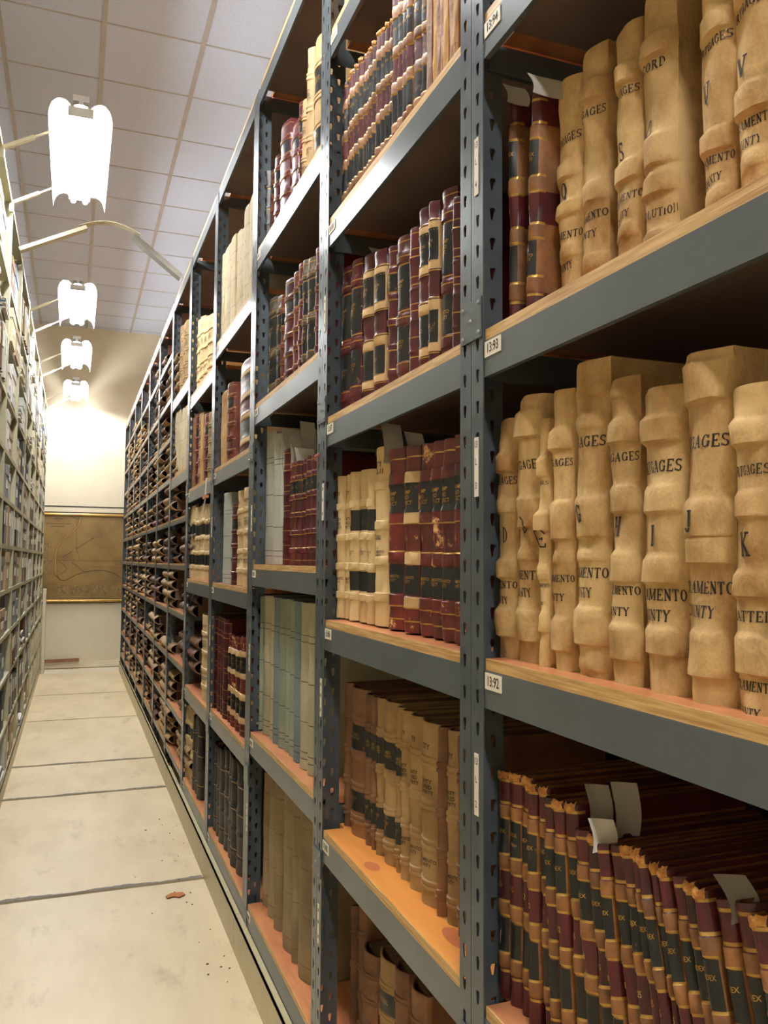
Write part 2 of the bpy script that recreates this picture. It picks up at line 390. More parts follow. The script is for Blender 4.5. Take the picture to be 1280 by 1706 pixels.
m = MB(); m.box((-.335, 11.10, -.012), (-.30, 11.32, 1.03), wall_paint); m.obj('white_board', label='upright white board standing at the far end of left-hand racks', cat='board')

# ================================================================ RIGHT-HAND RACKS
POST_W, POST_D = .040, .056
HOLE = [(-.0055, .006), (-.004, .0105), (.004, .0105), (.0055, .006), (.0045, .001), (.0028, -.010), (-.0028, -.010), (-.0045, .001)]
def holed_strip(mb, width, height, cols, fn, m, pitch=.0508, z0=0.0):
    # fn(u, v) -> point; cols = list of (u centre, v offset)
    n = int(height/pitch)
    bounds = [0] + [(cols[i][0]+cols[i+1][0])/2 for i in range(len(cols)-1)] + [width]
    for c, (uc, off) in enumerate(cols):
        a, b = bounds[c], bounds[c+1]
        v = -off
        while v < height:
            lo, hi = max(v, 0), min(v+pitch, height)
            if hi-lo < pitch*.99:
                mb.poly([fn(a, lo), fn(b, lo), fn(b, hi), fn(a, hi)], m)
            else:
                vc = v+pitch/2; h = [(uc+x, vc+y) for x, y in HOLE]
                mid = (lo+hi)/2
                o = [(a, mid+.012), (a, hi), (b, hi), (b, mid+.012), (b, mid), (b, lo), (a, lo), (a, mid)]
                for i in range(8):
                    j = (i+1) % 8
                    mb.poly([fn(*o[i]), fn(*h[i]), fn(*h[j]), fn(*o[j])], m)
            v += pitch
def post_mesh(sgn, H, front=True, holes=True):
    """angle post: face in the aisle plane, flange running back; sgn=+1 body grows towards +y"""
    mb = MB(); fx = 1 if front else -1
    for t in (0, .002):
        if holes:
            holed_strip(mb, POST_W, H, [(.022, 0)], lambda u, v: (t*fx, sgn*u, v), steel_dark)
            holed_strip(mb, POST_D, H, [(.016, 0), (.038, .0254)], lambda u, v: (fx*u, sgn*(.0+t), v), steel_dark)
        else:
            mb.poly([(t*fx, 0, 0), (t*fx, sgn*POST_W, 0), (t*fx, sgn*POST_W, H), (t*fx, 0, H)], steel_dark)
            mb.poly([(0, sgn*t, 0), (fx*POST_D, sgn*t, 0), (fx*POST_D, sgn*t, H), (0, sgn*t, H)], steel_dark)
    mb.poly([(0, sgn*POST_W, 0), (.002*fx, sgn*POST_W, 0), (.002*fx, sgn*POST_W, H), (0, sgn*POST_W, H)], steel_dark)
    mb.poly([(fx*POST_D, 0, 0), (fx*POST_D, sgn*.002, 0), (fx*POST_D, sgn*.002, H), (fx*POST_D, 0, H)], steel_dark)
    return mb.mesh('post')
TOPZ = 1.74 + CZ
PM = {}
for s in (1, -1):
    PM[(s, True, True)] = post_mesh(s, TOPZ, True, True)
    PM[(s, True, False)] = post_mesh(s, TOPZ, True, False)
    PM[(s, False, False)] = post_mesh(s, TOPZ, False, False)
RX0 = .60; DEPTH = .50
POSTS = [.29, 1.20, 2.07, 2.985, 3.90, 4.81] + [4.81+.914*k for k in range(1, 8)]
NEAR = [-1.22, -.69, -.168, .349, .871, 1.383, 1.74]
FAR = [-1.20, -.925, -.626, -.333, -.038, .247, .543, .831, 1.109, 1.415, 1.74]
TIERS = [NEAR, NEAR, [-1.217, -.624, -.034, .543, 1.116, 1.74], [-1.226, -.693, -.123, .40, .991, 1.74], [-1.224, -.714, -.124, .377, .907, 1.74],
         [-1.21, -.925, -.624, -.324, -.036, .247, .52, 1.045, 1.74]] + [FAR]*6
NAMES = ['nearest', 'second', 'third', 'fourth', 'fifth', 'sixth', 'seventh', 'eighth', 'ninth', 'tenth', 'eleventh', 'twelfth']
rivet_m = mat('rivet_steel', (150, 154, 156), .3, (120, 124, 128), 20, metal=.6)
LABELS = {(0, 1): '', (0, 2): '13:92', (0, 3): '13:93', (0, 4): '13:94', (1, 2): '13:86', (1, 3): '13:87', (1, 1): '13:85'}
def shelf_label(par, y, z, txt, x, wd=.052, hh=.025):
    m = MB(); m.box((x-.0012, y-wd, z-hh), (x, y, z), label_w)
    if txt: add_text(m, txt, .0215, lambda a, b: (x-.0016, y-wd/2-a, z-hh/2+b), ink, .82)
    else:
        for k in range(4): m.box((x-.0016, y-.012-k*.009, z-hh+.006), (x-.0012, y-.007-k*.009, z-.006), inkf)
    return m.obj('shelf_label', par)
for bi in range(12):
    y0, y1 = POSTS[bi]+.001, POSTS[bi+1]-.001
    far = bi >= 5
    root = empty('storage_rack', (RX0, (y0+y1)/2, 0), 'grey perforated steel rack with plywood shelves, %s on the right-hand side' % NAMES[bi], 'rack', 'right-hand racks')
    yc = (y0+y1)/2
    for s, yy in ((1, y0), (-1, y1)):
        o = link('post', PM[(s, True, bi < 9)], root); o.location = (0, yy-yc, 0)
        o = link('post', PM[(s, False, False)], root); o.location = (DEPTH, yy-yc, 0)
    w2 = (y1-y0)/2
    for ti, zr in enumerate(TIERS[bi]):
        z = zr + CZ; top = zr == TIERS[bi][-1]
        big = (not far) or (bi == 5 and zr > .5) or top
        bh = .058 if big else .026
        th = .018 if big else .010
        if bi < 3 and ti == 0: bh = .07
        m = MB()
        a = w2 - POST_W - .0 ; 
        m.box((.0025, -a, z-bh), (.0045, a, z), steel); m.box((.0045, -a, z-.002), (.03, a, z), steel); m.box((.0045, -a, z-bh), (.012, a, z-bh+.002), steel)
        # end plates behind the post faces
        m.box((.003, -w2+.004, z-bh), (.0048, -a, z), steel); m.box((.003, a, z-bh), (.0048, w2-.004, z), steel)
        fb = m.obj('front_beam', root)
        m = MB(); m.box((DEPTH-.006, -w2+.004, z-bh), (DEPTH-.003, w2-.004, z), steel); m.obj('rear_beam', root)
        m = MB(); m.box((.03, -w2+.003, z-bh*.9), (DEPTH-.03, -w2+.005, z-.004), steel); m.obj('side_brace', root)
        m = MB(); m.box((.03, w2-.005, z-bh*.9), (DEPTH-.03, w2-.003, z-.004), steel); m.obj('side_brace', root)
        if True:
            m = MB(); face = ply_bare if (bi == 1 and ti == 1) else ply_top
            x0 = .004; x1 = DEPTH-.004; ya = w2-.0035; yb = w2-POST_W-.001
            # board notched round the posts
            m.box((.058, -ya, z+.0005), (x1, ya, z+th), face)
            m.box((x0+.001, -yb, z+.0005), (.058, yb, z+th), face)
            m.box((x0, -yb, z+.0004), (x0+.002, yb, z+th+.0002), ply_edge)
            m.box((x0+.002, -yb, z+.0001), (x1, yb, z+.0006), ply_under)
            sbd = m.obj('shelf_board', root)
            if bi == 1 and ti == 1:
                for (kx, ky, ra, rb_) in ((.035, .12, .016, .03), (.06, -.26, .02, .05), (.10, .3, .014, .03)):
                    k = MB(); k.poly([(kx+ra*math.cos(6.283*q/14), ky+rb_*math.sin(6.283*q/14), z+th+.0003) for q in range(14)], mat('plywood_knot', (190, 112, 66), .4, (166, 90, 50), 9)); k.obj('wood_knot', sbd)
        if not top and bi < 5:
            shelf_label(fb, w2-POST_W-.004, z-.003, LABELS.get((bi, ti), None) or '', .0022) if not (bi == 0 and ti == 1) else None
    m = MB(); m.box((DEPTH-.003, -w2, .15), (DEPTH+.001, w2, TOPZ-.02), hardboard); m.obj('back_panel', root)
    # splice plates across this post pair, and the strip labels
    for zz in (.39+CZ, -.76+CZ):
        if bi in (0, 1, 2, 3, 4):
            m = MB(); m.box((-.003, w2-.038, zz-.033), (-.0005, w2+.034, zz+.033), steel_dark)
            for (yy, z2) in ((w2-.03, zz-.024), (w2-.03, zz+.024), (w2+.026, zz-.024), (w2+.026, zz+.024), (w2-.002, zz)):
                m.tube((-.003, yy, z2), (-.0055, yy, z2), .004, rivet_m if zz else steel, 8, .0025)
            m.obj('splice_plate', root)
    if bi < 5:
        strips = {0: [(.198, '1\n3\n\nL\n\n4')]}
        for k, (zt, n) in enumerate(((.69, '4'), (.198, '3'), (-.30, '2'), (-.86, '1'))):
            m = MB(); yl = w2-.013 if bi != 0 else w2-.012
            m.box((-.0012, yl-.0135, CZ+zt-.095), (-.0002, yl, CZ+zt), label_w)
            if bi == 0:
                for s_, dz in (('13', .012), ('L', .04), (n, .078)):
                    add_text(m, s_, .015, lambda a, b: (-.0016, yl-.0068-a, CZ+zt-dz+b), ink, .8)
            else:
                for dz in (.014, .042, .078): m.box((-.0015, yl-.010, CZ+zt-dz-.004), (-.0012, yl-.004, CZ+zt-dz+.004), inkf)
            m.obj('strip_label', root)

# ================================================================ LEFT-HAND RACKS
tan_shelf = mat('putty_steel', (186, 180, 148), .45, (170, 164, 132), 5, .03, 60)
LPOST = [11.08-.914*k for k in range(10)][::-1]
LT = [-1.27, -.985, -.685, -.428, -.175, .077, .328, .581, .87, 1.159, 1.443, 1.87]
LX = -.345
def left_rack(L):
    root = empty('shelf_unit', (0, 0, 0)); w2 = L/2
    for s in (-1, 1):
        m = MB(); a, b = sorted((s*w2, s*(w2-.022)))
        m.box((-.028, a, .10), (0, b, 1.88+CZ), tan_shelf); m.box((-.42, min(s*w2, s*(w2-.004)), .10), (-.028, max(s*w2, s*(w2-.004)), 1.88+CZ), tan_shelf); m.obj('side_upright', root)
    for z in LT:
        m = MB(); zz = z+CZ
        m.box((-.42, -w2+.0225, zz-.004), (-.001, w2-.0225, zz), tan_shelf); m.box((-.004, -w2+.0225, zz-.024), (-.001, w2-.0225, zz-.004), tan_shelf); m.obj('shelf', root)
    m = MB(); m.box((-.424, -w2, .1), (-.4205, w2, 1.87+CZ), tan_shelf); m.obj('back_panel', root)
    return root
lr = left_rack(.912)
for i in range(9):
    o = lr if i == 0 else copy_tree(lr)
    o.location = (LX, (LPOST[i]+LPOST[i+1])/2, 0)
    tag(o, 'putty coloured steel shelving unit, %s on the left-hand side' % NAMES[i], 'shelving', 'left-hand shelving units')

box_mats = [mat('grey_box_board', (128, 130, 132), .8), mat('tan_box_board', (176, 152, 112), .8), mat('white_box_board', (208, 206, 198), .8), mat('dark_binder_cloth', (48, 47, 48), .6),
            mat('blue_binder_cloth', (66, 84, 110), .6), mat('brown_box_board', (120, 92, 66), .8), mat('cream_folder', (214, 204, 168), .8)]
box_names = ['grey', 'tan', 'white', 'dark', 'blue', 'brown', 'cream']
def box_proto(k, kind):
    root = empty({'box': 'archive_box', 'binder': 'ring_binder', 'stack': 'paper_stack'}[kind], (0, 0, 0)); m = MB(); mt = box_mats[k]
    if kind == 'box':   # body with lid and label holder; x back from the front, unit sizes
        m.box((-.31, -.48, 0), (0, .48, .9), mt); m.obj('box_body', root)
        m = MB(); m.box((-.313, -.5, .72), (.003, .5, 1.0), mt); m.obj('lid', root)
        m = MB(); m.box((.0, -.2, .3), (.002, .2, .55), label_w); m.obj('front_label', root)
    elif kind == 'binder':
        m.box((-.28, -.5, 0), (0, -.42, 1), mt); m.box((-.28, .42, 0), (0, .5, 1), mt)
        m.grid([[(.0+.006*math.cos(PI*(j/6-.5)), -.5+j/6, z) for j in range(7)] for z in (0, 1)], mt); m.obj('binder_cover', root)
        m = MB(); m.box((-.27, -.42, .02), (-.01, .42, .97), white_paper); m.obj('page_block', root)
        m = MB(); m.box((.0055, -.28, .5), (.0075, .28, .85), label_w); m.obj('spine_label', root)
    else:
        rr = random.Random(k)
        for q in range(9):
            dx = rr.uniform(-.01, .012); m.box((-.3+dx, -.5+rr.uniform(0, .04), q/9), (dx, .5-rr.uniform(0, .04), (q+.9)/9), white_paper if q % 3 else mt)
        m.obj('sheets', root)
    return root
BP = {}
def place_box(k, kind, x, y, z, wd, h, label, cat, group, yaw=0):
    key = (k, kind)
    if key in BP: o = copy_tree(BP[key])
    else: o = BP[key] = box_proto(k, kind)
    o.location = (x, y, z); o.scale = (1, wd, h); o.rotation_euler = (0, 0, yaw)
    tag(o, label, cat, group); return o
rb = random.Random(5)
for bi in range(9):
    for ti in range(11):
        z = LT[ti]+CZ+.0006; y0, y1 = LPOST[bi]+.026, LPOST[bi+1]-.026; hh = LT[ti+1]-LT[ti]-.03
        if bi == 0 and ti < 3: continue
        y = y0+rb.uniform(.0, .12); n = 0
        top = ti >= 8
        style = rb.choice(['box', 'box', 'binder', 'mix', 'box'])
        if top: style = rb.choice(['binder', 'mix', 'box'])
        if ti < 2 and bi > 5: style = 'binder'
        while y < y1-.06 and n < 9:
            kind = style if style != 'mix' else rb.choice(['box', 'binder', 'stack'])
            wd = {'box': rb.uniform(.2, .34), 'binder': rb.uniform(.05, .09), 'stack': rb.uniform(.22, .3)}[kind]
            if y+wd > y1: break
            k = rb.choice([0, 1, 2, 3, 5, 0, 3, 5] if not top else [2, 6, 2, 4, 2, 5, 6, 0, 1])
            if ti < 2 and bi > 5: k = 6
            h = min(hh-.01, {'box': rb.uniform(.15, .24), 'binder': rb.uniform(.2, .24), 'stack': rb.uniform(.05, .16)}[kind])
            x = LX - rb.uniform(.002, .016) + (.012 if top else 0); n += 1
            nm = {'box': 'archive box', 'binder': 'ring binder', 'stack': 'stack of papers'}[kind]
            place_box(k, kind, x, y+wd/2, z, wd, h, '%s %s, %s from the front, %s shelf up, %s left-hand unit' % (box_names[k], nm, ORD[n], ORD[ti+1], NAMES[bi]), {'box': 'box', 'binder': 'binder', 'stack': 'papers'}[kind], 'contents of the left-hand shelves')
            y += wd + (rb.uniform(.004, .012) if kind == 'binder' else rb.uniform(.01, .12))
# slab-serif capitals drawn as strokes (stamped ink lettering)
def _seg(x0, y0, x1, y1, w):
    d = Vector((x1-x0, y1-y0)); d.normalize(); n = Vector((-d.y, d.x))*(w+.035)/2
    return [[(x0-n.x, y0-n.y), (x1-n.x, y1-n.y), (x1+n.x, y1+n.y), (x0+n.x, y0+n.y)]]
def _arc(cx, cy, rx, ry, a0, a1, tw=.15, th=.06, n=10):
    q = []; tw += .03; th += .03
    for i in range(n):
        a, b = [math.radians(a0+(a1-a0)*k/n) for k in (i, i+1)]
        q.append([(cx+rx*math.cos(a), cy+ry*math.sin(a)), (cx+rx*math.cos(b), cy+ry*math.sin(b)), (cx+(rx-tw)*math.cos(b), cy+(ry-th)*math.sin(b)), (cx+(rx-tw)*math.cos(a), cy+(ry-th)*math.sin(a))])
    return q
def _stem(x, w=.15, top=True, bot=True):
    q = _seg(x, 0, x, 1, w)
    if bot: q += _seg(x-.14, .03, x+.14, .03, .06)
    if top: q += _seg(x-.14, .97, x+.14, .97, .06)
    return q
def glyph(c):
    S, A, st = _seg, _arc, _stem
    if c == 'I': return .36, st(.18)
    if c == 'E': return .74, st(.2)+S(.2, .97, .66, .97, .06)+S(.2, .5, .5, .5, .06)+S(.2, .03, .68, .03, .06)+S(.65, .78, .65, 1, .05)+S(.67, 0, .67, .24, .05)+S(.49, .4, .49, .6, .05)
    if c == 'F': return .7, st(.2)+S(.2, .97, .66, .97, .06)+S(.2, .5, .5, .5, .06)+S(.65, .78, .65, 1, .05)
    if c == 'L': return .7, st(.2)+S(.2, .03, .65, .03, .06)+S(.64, 0, .64, .26, .05)
    if c == 'T': return .74, st(.37, top=False)+S(.04, .97, .7, .97, .06)+S(.06, .76, .06, 1, .05)+S(.68, .76, .68, 1, .05)
    if c == 'H': return .86, st(.2)+st(.66)+S(.2, .5, .66, .5, .06)
    if c == 'N': return .84, st(.17, .06, True, True)+st(.67, .06, True, False)+S(.17, .95, .67, .03, .15)
    if c == 'M': return 1.0, st(.15, .06)+st(.84, .15)+S(.17, .95, .48, .05, .14)+S(.48, .05, .82, .95, .06)
    if c == 'A': return .82, S(.14, .03, .42, .98, .06)+S(.42, .98, .68, .03, .15)+S(.22, .34, .58, .34, .05)+S(.02, .03, .27, .03, .06)+S(.54, .03, .82, .03, .06)
    if c == 'V': return .82, S(.14, .97, .42, .02, .15)+S(.42, .02, .68, .97, .06)+S(.02, .97, .28, .97, .06)+S(.55, .97, .82, .97, .06)
    if c == 'W': return 1.1, S(.14, .97, .34, .02, .14)+S(.34, .02, .54, .9, .06)+S(.54, .9, .74, .02, .14)+S(.74, .02, .96, .97, .06)+S(.02, .97, .26, .97, .06)+S(.84, .97, 1.08, .97, .06)
    if c == 'Y': return .8, S(.12, .97, .4, .5, .14)+S(.4, .5, .66, .97, .06)+S(.4, 0, .4, .52, .14)+S(.26, .03, .54, .03, .06)+S(.0, .97, .26, .97, .06)+S(.54, .97, .8, .97, .06)
    if c == 'X': return .8, S(.12, .97, .68, .03, .15)+S(.66, .97, .14, .03, .06)+S(.0, .97, .26, .97, .06)+S(.54, .97, .8, .97, .06)+S(.0, .03, .26, .03, .06)+S(.54, .03, .8, .03, .06)
    if c == 'K': return .84, st(.2)+S(.22, .4, .66, .97, .06)+S(.36, .56, .7, .03, .15)+S(.54, .97, .8, .97, .06)+S(.56, .03, .84, .03, .06)
    if c == 'Z': return .72, S(.06, .97, .66, .97, .06)+S(.06, .03, .66, .03, .06)+S(.6, .95, .12, .05, .14)
    if c == 'O': return .82, A(.41, .5, .36, .51, 0, 360, n=18)
    if c == 'Q': return .82, A(.41, .5, .36, .51, 0, 360, n=18)+S(.42, .15, .7, -.12, .1)
    if c == 'C': return .78, A(.42, .5, .36, .51, 40, 320, n=14)+S(.68, .68, .68, .98, .05)+S(.68, .05, .68, .3, .04)
    if c == 'G': return .84, A(.42, .5, .36, .51, 40, 330, n=14)+S(.68, .68, .68, .98, .05)+S(.70, .05, .70, .45, .12)+S(.55, .45, .82, .45, .06)
    if c == 'D': return .84, st(.2)+A(.26, .5, .52, .5, -90, 90)
    if c == 'P': return .74, st(.2)+A(.3, .73, .38, .27, -90, 90)+S(.2, .97, .32, .97, .06)+S(.2, .49, .32, .49, .06)
    if c == 'R': return .84, st(.2)+A(.3, .74, .36, .26, -90, 90)+S(.2, .97, .32, .97, .06)+S(.2, .51, .32, .51, .06)+S(.42, .5, .7, .03, .14)+S(.6, .03, .84, .03, .06)
    if c == 'B': return .78, st(.2)+A(.3, .75, .34, .25, -90, 90)+A(.3, .26, .4, .26, -90, 90)+S(.2, .97, .32, .97, .06)+S(.2, .5, .32, .5, .06)
    if c == 'S': return .68, A(.34, .74, .27, .27, 30, 270, .12, .06)+A(.34, .27, .29, .27, -150, 90, .13, .06)+S(.59, .76, .59, .98, .04)+S(.07, .04, .07, .26, .04)
    if c == 'U': return .84, S(.2, .3, .2, 1, .15)+S(.68, .3, .68, 1, .06)+A(.425, .32, .3, .33, 180, 360, .12, .08)+S(.06, .97, .34, .97, .06)+S(.55, .97, .82, .97, .06)
    if c == 'J': return .56, S(.36, .25, .36, 1, .15)+S(.22, .97, .5, .97, .06)+A(.22, .22, .215, .22, 180, 360, .12, .07)
    return .4, []
def add_serif(mb, s, size, fn, m, sx, keep):
    W = sum(glyph(c)[0]+.06 for c in s)
    x0 = -W/2
    for c in s:
        wd, qs = glyph(c)
        for q in qs:
            P = [((x0+x)*size*sx, (y-.5)*size) for x, y in q]
            if all(keep(a) for a, b in P): mb.poly([fn(a, b) for a, b in P], m)
        x0 += wd+.06
# ================================================================ BOOKS
def sstep(a, b, x):
    t = max(0, min(1, (x-a)/(b-a))) if b != a else float(x >= a); return t*t*(3-2*t)
class BookGeo:
    serif = False; rule = .0014
    """spine towards -x, thickness along y, height z; origin under the spine's crest"""
    def __init__(s, T, H, D=.30, bulge=.012, bands=(), zones=(), base=None, side=None, rules=(), rough=0, seed=0, flare=0, sidezones=True):
        s.T, s.H, s.D, s.b = T, H, D, bulge; s.bands = bands; s.zones = zones; s.base = base; s.side = side or base; s.rules = rules; s.sidezones = sidezones
        s.r = random.Random(seed); s.rough = rough; s.flare = flare
        s.ph = [s.r.uniform(0, 6.28) for _ in range(4)]
    def band(s, z):
        o = 0
        for (zc, hh, out, lo, up) in s.bands:
            o = max(o, out*sstep(zc-hh-lo, zc-hh, z)*(1-sstep(zc+hh, zc+hh+up, z)))
        return o
    def S(s, u, z):
        bo = s.band(z); hw = s.T/2*(1 - .10*sstep(0, 1, 0)) + bo*s.flare
        wob = s.rough*(.0016*math.sin(z*31+s.ph[0]+u*2)+.0013*math.sin(z*67+s.ph[1]-u*3))
        hw += s.rough*.0014*math.sin(z*23+s.ph[2])
        x = s.b*(1-math.cos(u*PI/2)) - bo*(1-abs(u)**5) + wob*(1-abs(u)**3)
        return x, u*hw
    def zmat(s, z):
        f = z/s.H
        for a, b, m in s.zones:
            if a <= f < b: return m
        return None
    def cover(s):
        zs = set([0.0, .004, s.H-.004, s.H])
        for (zc, hh, out, lo, up) in s.bands:
            for q in (zc-hh-lo, zc-hh-lo*.5, zc-hh, zc, zc+hh, zc+hh+up*.5, zc+hh+up): zs.add(q)
        for a, b, m in s.zones:
            zs.add(a*s.H); zs.add(b*s.H)
        for f in s.rules: zs.add(f*s.H-s.rule); zs.add(f*s.H+s.rule)
        n = 14 if s.rough else 3
        for i in range(n): zs.add(s.H*(i+.5)/n)
        zs = sorted(z for z in zs if 0 <= z <= s.H)
        z2 = [zs[0]]
        for z in zs[1:]:
            if z-z2[-1] > .0006: z2.append(z)
        zs = z2
        us = [-1, -.86, -.6, -.3, 0, .3, .6, .86, 1]
        mb = MB(); rows = []; inner = []
        for z in zs:
            e = 0.0
            if z > s.H-.003: e = .0015
            pts = []
            hw1 = s.S(1, z)[1]; 
            xs1 = s.S(1, z)[0]
            pts.append((s.D, s.T/2, z)); pts.append((xs1+.012, s.T/2, z))
            for u in us[::-1]:
                x, y = s.S(u, z); pts.append((x+e, y, z))
            pts.append((xs1+.012, -s.T/2, z)); pts.append((s.D, -s.T/2, z))
            rows.append(pts)
        def mf(i, j):
            zc = (zs[i]+zs[i+1])/2
            onspine = 1 <= j <= len(us)+1
            if onspine:
                for f in s.rules:
                    if abs(zc-f*s.H) < s.rule: return gold
                m = s.zmat(zc)
                if m: return m
                return s.base
            if s.sidezones:
                m = s.zmat(zc)
                if m: return tan if m is black else m
            return s.side
        mb.grid(rows, mf, True)
        # top and bottom turn-ins (board thickness)
        th = .003
        for z, fl, dz in ((s.H, False, -.006), (0, True, .006)):
            o = rows[-1] if not fl else rows[0]
            cy = 0
            inn = []
            for (x, y, zz) in o:
                f = max(0, (s.T/2-th)/(s.T/2)); inn.append((min(x+th, s.D) if x < s.D-.01 else x, y*f, z))
            mb.grid([o, inn], (s.zmat(z-.01 if not fl else z+.01) or s.base), False, fl)
            mb.grid([inn, [(x, y, z+dz) for x, y, zz in inn]], s.base, False, fl)
        for sg in (1, -1):
            y0, y1 = sorted((sg*s.T/2, sg*(s.T/2-th))); mb.poly([(s.D, y0, 0), (s.D, y1, 0), (s.D, y1, s.H), (s.D, y0, s.H)], s.side)
        me = mb.mesh('cover'); me.set_sharp_from_angle(angle=math.radians(50)); return me
    def block(s):
        mb = MB(); th = .0032; mb.box((s.b+.008, -s.T/2+th, .004), (s.D-.006, s.T/2-th, s.H-.005), pages); return mb.mesh('page_block')
    def patch(s, z0, z1, m, u0=-.93, u1=.93, lift=.0007, texts=(), name='spine_label'):
        mb = MB(); zs = [z0+(z1-z0)*i/6 for i in range(7)]; us = [u0+(u1-u0)*i/10 for i in range(11)]
        def P(u, z, l): 
            x, y = s.S(u, z); return (x-l, y, z)
        mb.grid([[P(u, z, lift) for u in us[::-1]] for z in zs], m, True)
        s.write(mb, texts, lift+.0006)
        return mb.mesh(name)
    def write(s, mb, texts, lift):
        for (t, size, zc, yo, m) in texts:
            def fn(a, b, zc=zc, yo=yo):
                y = -(a)+yo; u = max(-.99, min(.99, y/(s.T/2))); z = zc+b; x, yy = s.S(u, z); return (x-lift, yy, z)
            if s.serif and t.isalpha() and m is ink: add_serif(mb, t, size*.86, fn, m, .78, lambda a: abs(-a+yo) < s.T/2*.97)
            else: add_text(mb, t, size, fn, m, .72, lambda a: abs(-a+yo) < s.T/2*.97)
    def build(s, name='ledger', labels=(), text=()):
        root = empty(name, (0, 0, 0))
        link('cover', s.cover(), root); link('page_block', s.block(), root)
        for (z0, z1, m, texts) in labels: link('spine_label', s.patch(z0, z1, m, texts=texts), root)
        if text:
            mb = MB(); s.write(mb, text, .0009); link('spine_lettering', mb.mesh('spine_lettering'), root)
        return root
def thin_bands(fs, H, hh=.003, out=.0035): return [(f*H, hh, out, .002, .002) for f in fs]

